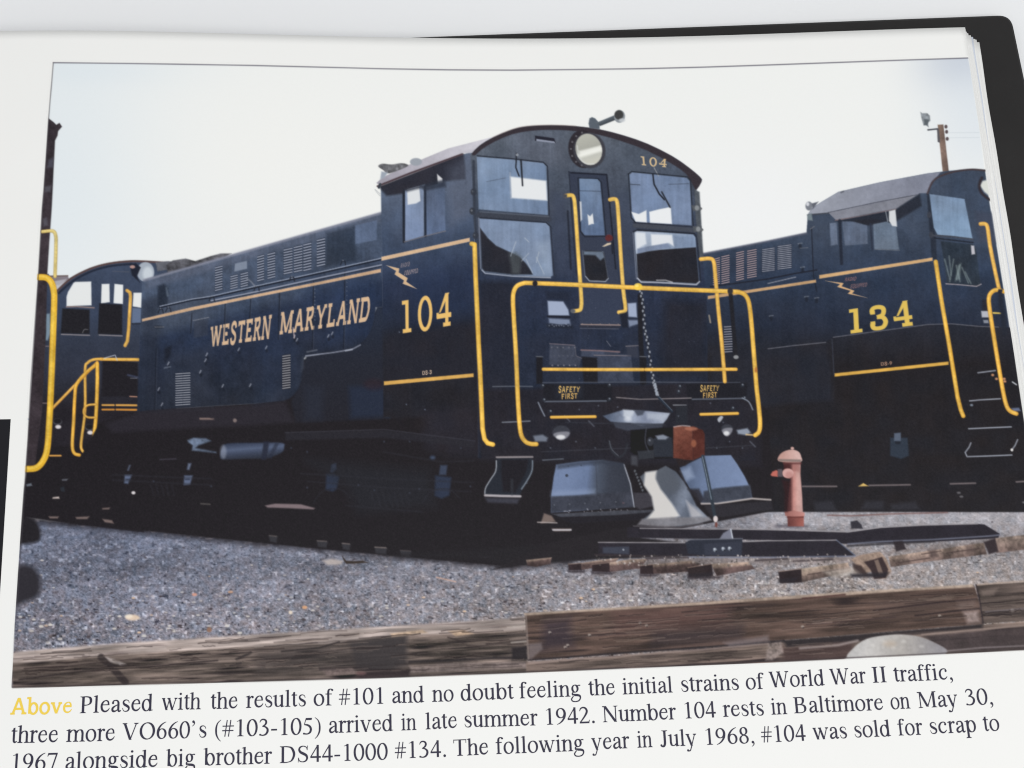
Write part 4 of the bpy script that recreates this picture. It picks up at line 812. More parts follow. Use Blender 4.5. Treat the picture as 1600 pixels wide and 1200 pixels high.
    L([(908, 547), (938, 548), (968, 550)], 2.2, (132, 106, 104), None, .9, .85); L([(928, 555), (986, 556)], 1.2, (132, 120, 120), None, .8, .8); L([(948, 533), (954, 541)], 1, (150, 150, 160), None, .8, .6)
    P([(978, 541), (996, 539), (998, 560), (980, 556)], (58, 62, 78), None, 2, .8); L([(978, 541), (998, 540)], 1.3, (124, 116, 118), None, .8, .8)
    for i in range(60): dot(rs.uniform(850, 1090), rs.uniform(450, 600), rs.uniform(.5, 1), (96, 106, 130), .35)
    # black rods
    L([(1000, 462), (1001, 530), (1005, 598)], 7.5, (32, 32, 38), M+'>rod#0', 1); L([(1141, 453), (1145, 500), (1150, 560)], 6.5, (34, 34, 40), M+'>rod#1', 1)
    for a in (843, 1005): P([(a-5, 557), (a+5, 557), (a+5, 600), (a-5, 600)], (30, 30, 36), None, 1); L([(a-5, 557), (a+5, 557.5)], 1.5, (112, 116, 126), None, .8, .8)
    E(1150, 558, 4, 3, (136, 138, 142), None, .9); L([(1108, 493), (1110, 504)], 2.2, (196, 176, 144), None, 1, .7)
    # deck edge, boards with lettering
    L([(848, 598), (1000, 597), (1156, 598)], 1.5, (96, 102, 118), None, .9, .7)
    P([(848, 600), (956, 600), (956, 628), (850, 629)], (31, 31, 38), M+'>board#0', 1); P([(1072, 600), (1168, 598), (1166, 624), (1074, 627)], (31, 31, 38), M+'>board#1', 1)
    P([(868, 602), (910, 602), (910, 622), (868, 622)], (40, 44, 56), None, 4, .7, clip=[M])
    for k, (x0, x1, y0, d) in enumerate(((872.5, 906.5, 603.5, 0), (1094, 1124, 602, -.4))):
        w = x1-x0
        lettering('SAFETY', SANS, [(x0, y0+10), (x1-1, y0+9+d), (x1, y0+.6+d), (x0+.5, y0)], (210, 172, 100), M+'>safety_lettering#%d' % k, kern=40, b=.5); lettering('FIRST', SANS, [(x0+w*.15, y0+20.3), (x0+w*.87, y0+19+d), (x0+w*.87, y0+10.8+d), (x0+w*.15, y0+11.8)], (206, 166, 96), M+'>safety_lettering#%d' % k, kern=40, b=.5)
    L([(851, 627.5), (947, 626.5)], 2, (112, 120, 138), None, .9, .9); L([(1082, 624), (1160, 622.5)], 2, (104, 110, 126), None, .9, .9); L([(963, 621), (1000, 624), (1080, 622)], 1.5, (150, 142, 144), None, .8, .8)
    L([(770, 604), (806, 603.5), (832, 604)], 1.6, (120, 126, 138), None, .8, .7); L([(785, 660), (828, 658)], 1.8, (150, 158, 172), None, .9, .75)
    for a, b in ((848, 603), (850, 625), (952, 602), (952, 624), (1062, 604), (1160, 602), (1163, 622), (1060, 612), (860, 643), (1145, 638)): E(a, b, 3, 3.2, (44, 48, 58), None, .9); dot(a+.5, b-1, 1.3, (140, 148, 162), .8)
    L(sp([(841, 629), (846, 640), (851, 650)]), 2, (150, 160, 178), None, .9, .8); L(sp([(1160, 622), (1170, 628), (1176, 640)]), 2, (150, 160, 178), None, .9, .8)
    # chain
    cp = sp([(1001, 455), (1005, 480), (1007, 512), (1012, 537), (1017, 570), (1021, 595), (1024, 606), (1027, 617)], k=5)
    L(cp, 3.4, (40, 42, 52), M+'>chain', 1)
    for i, (a, b) in enumerate(cp[::1]):
        E(a+(1.2 if i % 2 else -1), b, 1.5, 2.2, (160, 166, 178), None, .8, .85); dot(a, b+2, 1, (50, 54, 64), .8)
    L([(1024, 600), (1026, 617)], 3, (150, 160, 176), None, .9, .8); L([(1029, 621), (1050, 643)], 3.4, (40, 50, 66), None, .9); L([(1030, 620), (1050, 641)], 1, (120, 132, 150), None, .8, .7)
    # bright casting over the coupler
    P([(942, 650), (958, 645), (973, 640.5), (1012, 642), (1047, 645.5), (1042, 655), (1036, 662), (1018, 663), (1002, 666), (984, 661), (970, 661), (954, 659)], GR((950, 645), (88, 102, 130), (1045, 655), (140, 149, 168), .4, (142, 152, 174), .6, (120, 130, 156)), M+'>coupler_housing', 1.1, n=.15)
    P([(974, 640), (992, 642), (988, 650), (982, 656), (974, 650)], (196, 202, 212), None, 2, .8); P([(990, 641), (1008, 641), (1004, 648), (996, 650)], (62, 68, 84), None, 1.6, .8); P([(1010, 645), (1045, 647), (1036, 658), (1012, 654)], (176, 184, 198), None, 2.5, .6)
    P([(958, 660), (1036, 662), (1034, 672), (980, 673), (962, 668)], (70, 76, 92), None, 1.5, .8); E(981, 655, 6, 4, (212, 216, 224), None, 2, .6)
    P([(985, 672), (1034, 668), (1052, 668), (1052, 716), (1000, 718), (985, 705)], (26, 24, 28), None, 1.2); P([(1020, 686), (1034, 680), (1050, 684), (1052, 714), (1022, 714)], (44, 48, 58), M+'>coupler', 1.2); P([(1024, 681), (1036, 679), (1045, 683), (1040, 687), (1028, 687)], (142, 152, 170), None, 1.4, .8)
    P([(996, 705), (1022, 703), (1022, 716), (998, 718)], (56, 60, 68), None, 1.2, .8); L([(1052, 633), (1072, 633)], 1.6, (160, 164, 172), None, .8, .7); P([(1056, 636), (1074, 634), (1074, 660), (1056, 662)], (40, 42, 50), None, 1.5)
    # plate of the near pilot
    for (a, b, r) in ((877, 679, 14), (1136, 673, 9)):
        E(a, b-3, r, r*.8, (58, 60, 70), M+'>lamp#%d' % a, 1.2); P(sp([(a-r*.9, b), (a-r*.3, b-4), (a+r*.9, b-4), (a+r*.7, b+4), (a, b+9), (a-r*.5, b+6)], True, 3), (132, 132, 142), None, 1.2, .9); E(a-1, b+4, r*.5, 3.4, (220, 220, 222), None, 1.4, .9)
    P([(833, 681), (848, 679), (856, 684), (854, 690), (836, 690)], (126, 136, 156), None, 1.6, .8); P([(1151, 672), (1168, 669), (1173, 676), (1165, 680), (1153, 678)], (150, 162, 182), None, 1.6, .85); L([(1166, 679), (1180, 680)], 2.4, (214, 186, 140), None, .9, .9)
    for a, b in ((882, 650), (920, 658), (1172, 690)): L([(a, b), (a+8, b+8)], 2, (112, 118, 134), None, 1, .6)
    P(sp([(1121, 655), (1126, 650), (1130, 652), (1124, 660)], True, 3), (180, 184, 194), None, 1, .9)
    bar1 = [(861.5, 652), (930, 651)]; bar2 = [(1095, 647.5), (1152.5, 646)]
    pipe(bar1, 4.4, M+'>grab_bar#0', (219, 167, 70)); pipe(bar2, 4.4, M+'>grab_bar#1', (219, 167, 70))
    # pilot plates
    pl = [(869, 726), (905, 721), (941, 718.5), (974, 724), (980, 738), (986, 756), (991.5, 792), (930, 796), (861, 801), (861, 775), (865, 745)]
    P(pl, GR((880, 740), (104, 123, 162), (985, 750), (52, 56, 68), .36, (97, 116, 155), .52, (74, 84, 104), .7, (58, 63, 77)), M+'>pilot_plate#0', 1, n=.06)
    P([(861, 775.5), (900, 774), (940, 771), (988, 768), (991.5, 792), (930, 796), (861, 801)], (60, 63, 76), None, 1.6, .94, n=.3); P([(862, 768), (930, 765), (930, 772), (861, 775)], (146, 164, 200), None, 4, .4, clip=[M])
    L([(975, 726), (985, 756), (991, 792)], 1.8, (166, 170, 182), None, .9, .9); dot(885.5, 743, 2.2, (60, 66, 82)); dot(974, 786, 2, (84, 72, 80), .8)
    for i in range(26): dot(rs.uniform(866, 985), rs.uniform(795, 801), 1, (190, 190, 200), .5)
    P([(862, 803), (905, 801), (960, 798), (1022, 796.5), (1024, 802), (1018, 808), (960, 809), (900, 813), (890, 813)], (70, 72, 82), M+'>footboard#0', 1, n=.3); P([(866, 808), (960, 805), (1022, 800), (1024, 806), (1015, 812), (960, 814), (894, 818)], (34, 32, 38), None, 1.2)
    P([(990, 770), (1018, 770), (1024, 790), (1000, 796), (992, 792)], (62, 60, 68), None, 1.4, .9)
    for q in ([(850, 802), (862, 806), (868, 815), (845, 818)], [(862, 826), (893, 826), (890, 830), (866, 830)]): P(q, (128, 112, 106), None, 1.4, .85)
    L([(840, 816), (870, 817)], 1.6, (190, 180, 178), None, .9, .8); L([(864, 828), (892, 828)], 2.4, (196, 194, 200), None, .9, .9)
    for i in range(6): dot(868+i*20, 729-i*.8, 1.1, (60, 66, 84), .7)
    for i in range(5): dot(866+i*24, 789-i*1.2, 1.2, (120, 124, 136), .55)
    L([(931, 722), (934, 796)], 1, (58, 62, 76), None, 1, .6); P([(870, 726), (905, 721), (941, 718.5), (974, 724), (976, 729), (940, 725), (905, 728), (871, 733)], (52, 58, 74), None, 2.5, .6)
    L(sp([(952, 690), (956, 704), (966, 714), (976, 708), (980, 694)], k=5), 3.2, (44, 46, 54), None, .9); L(sp([(952, 689), (956, 702), (966, 712)], k=5), 1, (112, 118, 130), None, .8, .7)
    L(sp([(1010, 668), (1008, 690), (1014, 706)], k=4), 2, (66, 70, 80), None, .9, .8); E(1016, 690, 5, 7, (60, 64, 74), None, 1.2, .8); dot(1015, 688, 1.6, (132, 138, 150), .8)
    for a, b in ((905, 640), (935, 634), (965, 636), (1060, 650), (1110, 630), (1130, 660), (900, 690), (930, 700), (860, 700), (1160, 700), (1120, 700), (1140, 690)): dot(a, b, 1.3, (96, 102, 118), .7)
    L([(846, 706), (985, 700)], 1.2, (62, 64, 74), None, 1, .6); L([(1104, 700), (1176, 696)], 1.2, (62, 64, 74), None, 1, .6); L([(884, 660), (1040, 664)], 1.2, (58, 62, 74), None, 1, .5)
    for y in (738, 756): L([(778, y), (824, y-1)], 1.3, (84, 90, 102), None, .9, .6)
    # centre apron
    ap = [(1000, 745), (1010, 737), (1027, 735), (1040, 728), (1056, 737), (1068, 752), (1076, 765), (1088, 790), (1101, 803), (1110, 812), (1090, 818), (1060, 822), (1020, 819), (1004, 812), (1022, 798), (1018, 775), (1008, 762)]
    P(ap, GR((1024, 770), (92, 98, 110), (1096, 790), (128, 136, 152), .3, (84, 92, 108), .6, (112, 122, 142), .8, (92, 102, 122)), M+'>apron', 1.2, n=.1)
    P([(1008, 738), (1026, 735.5), (1025, 748), (1032, 764), (1050, 787), (1062, 806), (1050, 812), (1010, 812), (1022, 797), (1018, 776), (1006, 758)], (212, 208, 204), None, 2, .9)
    P(sp([(1027, 740), (1040, 732), (1055, 742), (1062, 756), (1055, 770), (1040, 766), (1028, 752)], True, 3), (86, 92, 104), None, 4, .85, clip=[M]); P([(1072, 782), (1084, 792), (1098, 806), (1080, 810)], (186, 182, 184), None, 2.5, .7)
    P([(1003, 811), (1050, 808), (1108, 808), (1112, 813), (1080, 820), (1040, 824), (996, 820)], (122, 120, 126), None, 1.8, .9, n=.2); L([(990, 822), (1060, 824), (1098, 818)], 2, (88, 84, 90), None, 1, .8)
    # chain stub beside the apron
    for i in range(7): E(992+i*2, 736+i*5, 1.6, 2, (108, 114, 122), None, .9, .8); dot(994+i*2, 738+i*5, 1.2, (30, 30, 36))
    P([(986, 712), (996, 712), (996, 728), (986, 726)], (72, 74, 82), None, 2, .8)
    # far pilot plate
    P([(1062, 731), (1097, 714), (1100, 712), (1142, 711), (1152, 725), (1164, 745), (1172, 762), (1175, 778), (1120, 787), (1096, 787), (1088, 770), (1078, 764), (1070, 750)], GR((1080, 740), (86, 103, 136), (1160, 740), (112, 132, 172), .4, (103, 122, 160)), M+'>pilot_plate#1', 1, n=.06)
    P([(1100, 768), (1120, 763), (1172, 758), (1175, 778), (1120, 787), (1098, 787)], (60, 64, 77), None, 1.8, .94, n=.3); P([(1074, 764), (1092, 764), (1100, 780), (1096, 788), (1088, 778)], (44, 42, 50), None, 2, .9); P([(1064, 736), (1078, 730), (1084, 745), (1072, 752)], (158, 174, 204), None, 4, .5, clip=[M])
    L([(1096, 787), (1120, 787), (1175, 779), (1204, 781)], 2.6, (172, 164, 162), M+'>footboard#1', 1); P([(1100, 790), (1205, 783), (1208, 796), (1130, 808), (1110, 806)], (44, 42, 48), None, 1.5)
    # coupler knuckle
    P([(1052, 667.5), (1060, 665), (1082, 667), (1083, 719), (1068, 719), (1052, 715.5)], GR((1055, 670), (124, 72, 58), (1080, 715), (92, 46, 38)), M+'>coupler', 1, n=.3); P([(1082, 666), (1098, 672), (1101, 678), (1101, 711), (1083, 719)], (84, 42, 36), M+'>coupler', 1, n=.3)
    E(1084, 693, 4, 6, (150, 90, 66), None, 1.4, .85); E(1080, 670, 10, 3, (166, 104, 82), None, 1.5, .8); L([(1053, 667), (1066, 665), (1078, 666)], 1.6, (196, 186, 186), None, .9, .7); P([(1056, 716), (1080, 720), (1070, 728), (1060, 727)], (40, 34, 36), None, 1.4)
    # air hose
    L([(1098, 713), (1105, 745), (1112, 780), (1117, 808)], 5, (48, 58, 70), M+'>air_hose', 1); L([(1097.5, 714), (1104.5, 745), (1111.5, 780)], 1.3, (128, 146, 166), None, .8, .85); E(1118, 811, 3.6, 5, (206, 196, 196), M+'>air_hose', 1); E(1119, 820, 2, 4, (112, 62, 56), None, 1)
    # step stirrup
    P([(776, 716), (831, 716), (830, 737), (816, 764), (812, 776), (757, 774), (760, 759), (774, 737)], (38, 42, 52), M+'>step', 1); P([(783, 718), (826, 718), (822, 738), (805, 770), (786, 768), (783, 740)], (32, 30, 36), None, 2)
    L([(776, 714.5), (832, 714)], 2.8, (150, 142, 144), None, .9, .9); L(sp([(775.5, 720), (774.5, 736), (766, 750), (759, 762), (757.5, 771)]), 1.8, (158, 164, 174), None, .8, .9); L(sp([(832, 720), (831, 736), (823, 752), (815, 764)]), 2.2, (126, 140, 156), None, .9, .9); L([(758, 774), (785, 775), (813, 775.5)], 3.6, (178, 172, 176), None, 1, .95); P([(758, 778), (812, 779), (808, 787), (762, 785)], (70, 72, 86), None, 2, .7)
    L([(848, 719), (880, 717)], 1.6, (120, 130, 144), None, .9, .7); L([(800, 750), (800, 772)], 3, (52, 56, 64), None, 2, .7)
    # trucks
    for q, q2 in (([(510, 741), (522, 741), (530, 745), (526, 764), (520, 768), (509, 765)], [(518, 726), (525, 724), (526, 733), (520, 738), (516, 738)]), ([(680, 743), (705, 746), (702, 774), (690, 779), (679, 775)], [(688, 727), (699, 727), (697, 742), (686, 742)])):
        P(q, (45, 55, 80), M+'>axle_box#%d' % q[0][0], 1.8); P(q2, (62, 74, 102), None, 1.5, .9)
    for q, q2 in (([(195, 742), (206, 742), (200, 756), (194, 755)], [(202, 727), (204, 727), (201, 735), (199, 735)]), ([(288, 743), (301, 743), (297, 757), (287, 758)], [(294, 724), (299, 724), (296, 734), (292, 734)])):
        P(q, (92, 106, 140), M+'>axle_box#%d' % q[0][0], 1.4); P(q2, (104, 118, 150), None, 1.4, .9); L([(q[0][0]+2, 749), (q[0][0]+8, 749)], 2, (40, 46, 66), None, 1, .8)
    E(208.5, 770, 3, 2.4, (214, 208, 210), None, 1); E(676, 715, 4, 3, (62, 76, 104), None, 2)
    P(sp([(344, 714), (347, 700), (356, 693), (400, 692), (440, 692), (444, 698), (440, 707), (416, 716), (380, 717), (350, 718)], True, 3), GR((390, 692), (54, 64, 90), (392, 718), (42, 45, 56), .35, (84, 98, 130), .6, (62, 72, 98)), M+'>air_tank', 1.3)
    P([(412, 690), (421, 690), (416, 718), (408, 718)], (40, 44, 62), None, 1.4, .9); P([(430, 692), (436, 693), (424, 716), (418, 716)], (44, 50, 70), None, 1.5, .7); E(349, 706, 5, 11, (132, 140, 160), None, 2, .6)
    P([(293, 688), (302, 684), (322, 685), (330, 689), (322, 692), (310, 696), (306, 700), (338, 706), (338, 708), (300, 704), (301, 696), (294, 691)], (98, 114, 142), M+'>pipe#2', 1.4, n=.4)
    P([(414, 790), (430, 787), (470, 788), (492, 794), (490, 796), (450, 794), (418, 793)], (132, 116, 120), None, 1.2, .9); L([(250, 718), (275, 717)], 1.6, (66, 62, 74), None, 1, .8); L([(314, 787), (328, 788)], 2, (92, 88, 86), None, 1, .8); P([(312, 653), (327, 653), (335, 656), (312, 656)], (150, 126, 118), None, 1, .7); E(367, 657, 3, 3, (140, 124, 120), None, 1, .8); L([(312, 654), (334, 654)], 1.2, (140, 120, 114), None, .8, .6)
    for q in ([(160, 811), (175, 813), (178, 818), (164, 816)], [(118, 808), (140, 807), (136, 811), (120, 811)], [(76, 807), (92, 807), (90, 810), (78, 810)], [(160, 794), (172, 793), (170, 796), (160, 796)]): P(q, (150, 130, 124), None, 1.2, .7)
    P([(480, 720), (670, 735), (680, 790), (560, 800), (540, 760)], (38, 40, 47), None, 12, .6, clip=[M])
    g1, g2 = (45, 45, 53), (58, 62, 76)
    for cx in (520, 690): L(sp([(cx-30, 786), (cx-16, 768), (cx+10, 764), (cx+28, 778)]), 1.3, (42, 42, 50), None, 1, .6)
    for q in ([(480, 752), (600, 762), (735, 768)], [(470, 740), (600, 748), (740, 754)], [(176, 750), (330, 758)], [(176, 742), (330, 748)], [(540, 790), (660, 800)], [(740, 720), (690, 722), (600, 706)]): L(q, 2, g1, None, 1.4, .45)
    for x in range(580, 640, 9): L([(x, 770), (x+6, 792)], 2.4, g1, None, 1.6, .4)
    for x in range(236, 270, 8): L([(x, 758), (x+4, 774)], 2, g1, None, 1.6, .4)
    for x, y in ((560, 758), (585, 766), (640, 770), (655, 764), (735, 760), (480, 762), (240, 752), (330, 760), (455, 700), (480, 706), (600, 690), (640, 690), (720, 700)): dot(x, y, 1.5, g2, .8)
    P([(446, 676), (600, 672), (742, 690), (742, 700), (600, 684), (446, 688)], (41, 40, 47), None, 2, .8); L([(446, 676), (600, 671), (742, 689)], 1.2, (60, 60, 70), None, 1, .6)
    # sleepers ends peeping from the shade
    for i, (x, y, w) in enumerate(((420, 837, 14), (495, 845, 17), (534, 849, 14), (585, 855, 20), (625, 860, 18))):
        P([(x, y), (x+w, y+1), (x+w-2, y+11), (x+2, y+9)], (56, 56, 62), 'sleeper#%d' % i, 1.4, .8); L([(x+1, y), (x+w-2, y+1)], 1.6, (134, 122, 118), None, 1, .45+.1*i if i < 4 else .3)
    L([(757, 871), (763, 870)], 2, (110, 108, 118), None, 1)
    P([(600, 868), (720, 873), (800, 880), (885, 878), (1000, 862), (1000, 835), (860, 850), (700, 862)], (36, 34, 38), None, 4, .9)
    # handrails on the cab and deck
    pipe([(737, 381), (741.5, 382), (743, 430), (747, 520), (751, 600), (754, 670), (757, 686), (762, 692.5), (770, 694.5)], 7.2, M+'>handrail#0', (219, 175, 74))
    pipe(sp([(884, 306), (892, 305), (896.5, 309), (899, 330), (903, 390), (906.5, 440), (908.5, 470), (907.5, 482), (904, 485), (897, 486)], k=4), 6, M+'>handrail#1', (216, 182, 94)); P([(880, 303), (886, 304), (886, 310), (880, 309)], (76, 78, 88), None, 1); L([(887, 330), (892, 420)], 2.6, (32, 34, 44), None, 1.2, .8); E(895, 486, 4, 3.4, (92, 94, 100), None, 1)
    pipe(sp([(953, 312), (960, 311), (964, 315), (966, 335), (970, 400), (974, 455), (977, 478), (976, 486), (967, 488)], k=4), 6, M+'>handrail#2', (216, 180, 96)); P([(968, 490), (980, 488), (981, 512), (972, 512)], (34, 38, 52), None, 1.6)
    pipe(sp([(1095, 405), (1109, 404), (1115, 409), (1117.5, 430), (1122, 480), (1128, 540), (1132.5, 596)], k=4), 6, M+'>handrail#3', (219, 171, 82))
    pipe([(849, 577), (930, 577.5), (1005, 577.5)], 5, M+'>handrail#4', (219, 171, 76)); pipe([(1009, 577.5), (1080, 577.3), (1150, 577)], 5, M+'>handrail#4', (219, 171, 76))
    main = sp([(838, 694), (829, 693.5), (821, 690), (814.5, 680), (811.5, 660), (809, 620), (806.5, 560), (803, 500), (801.5, 470), (803, 455), (809, 446), (820, 442)], k=5)+sp([(836, 442.5), (900, 445), (995, 449.5), (1080, 453), (1142, 455.5), (1155, 456.5), (1165, 462), (1170.5, 475), (1174, 505), (1178, 555), (1182, 605), (1186, 640), (1187.5, 664), (1185.5, 675), (1180, 680)], k=5)
    pipe(main, 6.8, M+'>handrail#5', (219, 173, 74)); E(836, 443, 4, 4.6, (40, 38, 44), None, .9); E(1141, 455, 4.4, 5, (52, 48, 50), None, .9); E(997, 448, 6.5, 5.5, (226, 190, 74), None, 1); E(995, 446, 3, 2.4, (240, 214, 120), None, 1, .8)
    E(1181, 578, 2, 4, (170, 96, 52), None, 1.2, .8)
    mottle([M+'>cab_window', M+'>door_window', B+'>cab_window'], .10, .05, .02, 5, 140, 215)
    for k in (M, B, 'post', 'locomotive_c'): mottle([k+'>handrail'], .14, .03, .05, 8, 150, 300)
    # ---------------- hydrant
    Hk = 'fire_hydrant'
    E(1236, 822, 26, 3, (74, 70, 80), None, 2.5, .7)
    P([(1224.5, 718), (1251, 718), (1250.5, 740), (1253, 770), (1254.5, 803), (1229, 803), (1232, 770), (1235, 748), (1226, 746)], GR((1226, 760), (58, 34, 37), (1255, 760), (182, 146, 142), .32, (84, 50, 50), .48, (186, 124, 116), .7, (196, 150, 142)), Hk, .9, n=.12)
    P([(1224, 720), (1233, 720), (1236, 745), (1226, 747)], (70, 36, 38), None, 2, .8); P([(1238, 722), (1250, 722), (1250, 738), (1240, 736)], (150, 92, 88), None, 2, .6)
    P([(1230, 805), (1256, 805), (1256, 822.5), (1231, 822.5)], GR((1230, 800), (96, 50, 48), (1256, 800), (166, 92, 82)), Hk, .9, n=.15); P([(1226, 800), (1241, 798), (1257, 801), (1257, 806), (1241, 808), (1227, 806)], GR((1227, 800), (150, 92, 86), (1257, 800), (196, 132, 124)), Hk, .8); L([(1230, 808), (1255, 808)], 1.6, (96, 44, 42), None, 1, .8)
    P(sp([(1216, 720), (1218, 711), (1226, 705), (1238, 702.5), (1248, 706), (1252, 714), (1252, 721), (1234, 723)], True, 4), GR((1222, 712), (190, 146, 136), (1250, 712), (204, 170, 164)), Hk+'>bonnet', .9, n=.08); P([(1216, 717), (1251.5, 718), (1251.5, 722), (1217, 721)], (126, 112, 108), None, 1, .9); E(1238, 700.5, 2.6, 2.2, (200, 160, 152), None, .9); L([(1225, 724), (1251, 724)], 3, (92, 50, 50), None, 1.4, .8)
    E(1231, 739.5, 9, 7.5, (206, 156, 150), Hk+'>outlet', .9); E(1233, 742, 6, 5, (182, 122, 116), None, 2, .7); P([(1215, 733), (1222, 733), (1223, 745), (1215, 745)], (86, 78, 84), Hk+'>outlet', 1); P([(1204, 742), (1207, 737), (1213, 734.5), (1215, 736), (1215, 745), (1206, 744)], (190, 98, 86), Hk+'>outlet_cap', .9)
    P([(1222, 750), (1234, 752), (1230, 800), (1226, 800), (1226, 770)], (52, 26, 30), None, 2.5, .7)
    # ---------------- rails, joint, sleepers on the right
    L([(1293, 805), (1330, 806), (1390, 803), (1480, 801)], 2.2, (112, 78, 74), None, 1, .7)
    P([(770, 890), (850, 880), (930, 874), (1000, 872), (1072, 868), (1080, 850), (1000, 840), (1000, 824), (960, 826), (860, 848)], (37, 34, 38), None, 1.6)
    def rail(q, key, hl): P(q, (40, 37, 45), key, .9, n=.15); L(hl[0], 1.7, (150, 146, 150), None, .8, .9); L(hl[1], 2.2, (118, 122, 142), None, 1, .85)
    P([(1060, 872), (1340, 868), (1600, 838), (1600, 850), (1400, 862), (1340, 880), (1000, 884), (980, 878)], (128, 116, 114), None, 4, .7, n=.5)
    rail([(980, 824), (1100, 826), (1200, 828), (1325, 832), (1375, 825), (1440, 821), (1527, 818.5), (1538, 819.5), (1562, 834), (1560, 841), (1450, 847), (1325, 850), (1200, 844), (980, 840)], 'rail#0', ([(1000, 825.5), (1100, 826.5), (1200, 827.5), (1325, 831), (1375, 824), (1440, 820.5), (1527, 818.5)], [(1325, 850), (1380, 846), (1450, 843.5), (1540, 838), (1562, 836)]))
    L([(1325, 853), (1400, 849), (1460, 846)], 3, (44, 42, 48), None, 1.2, .8)
    rail([(935, 847), (1080, 848), (1200, 845), (1307, 844), (1337, 868), (1300, 871), (1075, 869), (935, 866)], 'rail#1', ([(935, 847.5), (1070, 848)], [(1075, 870.5), (1200, 871), (1335, 869)])); L([(1160, 846.5), (1200, 845), (1307, 844)], 1.7, (150, 146, 150), None, .8, .9); L([(1307, 844), (1336, 868)], 1.6, (110, 120, 146), None, .9, .8)
    P([(942, 855), (983, 854), (983, 866), (942, 864)], (62, 66, 82), None, 1.4); dot(974, 859, 1.6, (140, 146, 158))
    P([(1071, 848), (1080, 842.5), (1160, 841), (1159, 868), (1100, 868), (1075, 865)], (44, 48, 62), 'rail_joint', 1); P([(1100, 850), (1159, 846), (1158, 868), (1101, 867)], (54, 58, 74), None, 1.2)
    for a, b in ((1117, 859), (1130, 857.5), (1140, 857)): E(a, b, 3, 3.2, (128, 136, 150), 'rail_joint', .9); dot(a-.6, b-1, 1.3, (190, 196, 206)); dot(a+2, b+2.5, 1.4, (28, 28, 36), .8)
    P([(1124, 842), (1130, 833), (1142, 826), (1146, 842)], (116, 118, 136), 'rail_joint', 1); L([(1142, 827), (1144.5, 841)], 1.6, (196, 202, 212), None, .8); L([(1074, 843.5), (1160, 841.5)], 1.5, (112, 114, 126), None, .9, .8)
    P([(1329, 815), (1339, 813), (1346, 820), (1348, 826), (1330, 826)], (50, 48, 56), 'rail#0', 1)
    sl = (([(822, 875), (862, 871), (860, 881), (838, 886), (824, 884)], None), ([(906, 880), (938, 875), (967, 872), (960, 881), (908, 891)], [(888, 881.5), (908, 880), (908.5, 891), (888, 891)]),
          ([(950, 879), (985, 874), (1012, 873), (1000, 888), (952, 894)], [(925, 882), (952, 879), (953, 894), (925, 893)]), ([(1018, 882), (1080, 876), (1095, 881), (1080, 893), (1020, 897)], [(1000, 884), (1020, 882), (1021, 897), (1000, 897)]),
          ([(1110, 881), (1170, 878), (1180, 889), (1120, 900)], [(1075, 887), (1112, 881), (1114, 900), (1076, 901.5)]))
    for i, (q, e) in enumerate(sl):
        y0 = min(p[1] for p in q); y1 = max(p[1] for p in q); xm = q[0][0]
        P(q, GR((xm, y0+1), (160, 143, 130), (xm+2, y1), (72, 58, 58), .38, (132, 114, 104), .55, (88, 72, 70)), 'sleeper#%d' % (i+10), 1, n=.6)
        if e: P(e, (44, 35, 38), 'sleeper#%d' % (i+10), 1, n=.3); L([e[0], e[1]], 1.4, (124, 106, 98), None, .9, .8); P([(e[3][0]-2, e[3][1]), (q[-1][0]+10, q[-1][1]), (q[-1][0]+4, q[-1][1]+4), (e[3][0], e[3][1]+4)], (50, 44, 50), None, 1.8, .8)
    for a, b, c_, d in ((930, 867, 1060, 870), (1010, 873, 1075, 871), (1180, 876, 1230, 873), (1240, 877, 1300, 874)): L([(a, b), (c_, d)], 2.6, (58, 50, 54), None, 1.2, .8)
    for i in range(170): a = rs.uniform(930, 1340); dot(a, rs.uniform(867, 884)-max(0, (a-1250))*.05, rs.uniform(.7, 1.8), rs.choice([60, 90, 150, 190])*np.array([1, .95, .93]), .7)
    P([(1250, 889), (1325, 879), (1330, 893), (1252, 910)], GR((1280, 884), (160, 144, 130), (1284, 904), (96, 82, 78), .45, (138, 120, 110), .6, (110, 94, 88)), 'sleeper#20', 1, n=.6); P([(1216, 893.5), (1252, 889), (1253, 910), (1219, 911.5)], (42, 34, 37), 'sleeper#20', 1, n=.3); L([(1217, 893), (1252, 888.5)], 1.6, (130, 112, 104), None, .9, .8)
    P([(1388, 870), (1440, 862), (1537, 848), (1542, 866), (1460, 876), (1392, 886)], GR((1460, 852), (160, 142, 130), (1464, 880), (96, 80, 76), .35, (140, 122, 112), .6, (112, 96, 90)), 'sleeper#21', 1, n=.7); P([(1555, 841), (1616, 834), (1618, 857), (1557, 864)], GR((1580, 838), (156, 138, 128), (1582, 862), (100, 84, 80)), 'sleeper#23', 1, n=.7)
    P([(1537, 847), (1555, 841), (1560, 862), (1545, 866)], (46, 38, 42), None, 1.4, .95); P([(1396, 846), (1410, 845), (1416, 858), (1400, 862)], (44, 38, 42), None, 1.4, .95)
    for q in ([(1440, 866), (1470, 861)], [(1400, 880), (1452, 872)], [(1480, 864), (1530, 857)], [(1262, 898), (1310, 890)]): L(q, 1.4, (60, 48, 48), None, 1, .7)
    P([(1450, 860), (1462, 858), (1466, 870), (1455, 872)], (72, 60, 60), None, 3, .7); P([(1508, 853), (1520, 850), (1522, 862), (1510, 865)], (84, 70, 68), None, 3, .6)
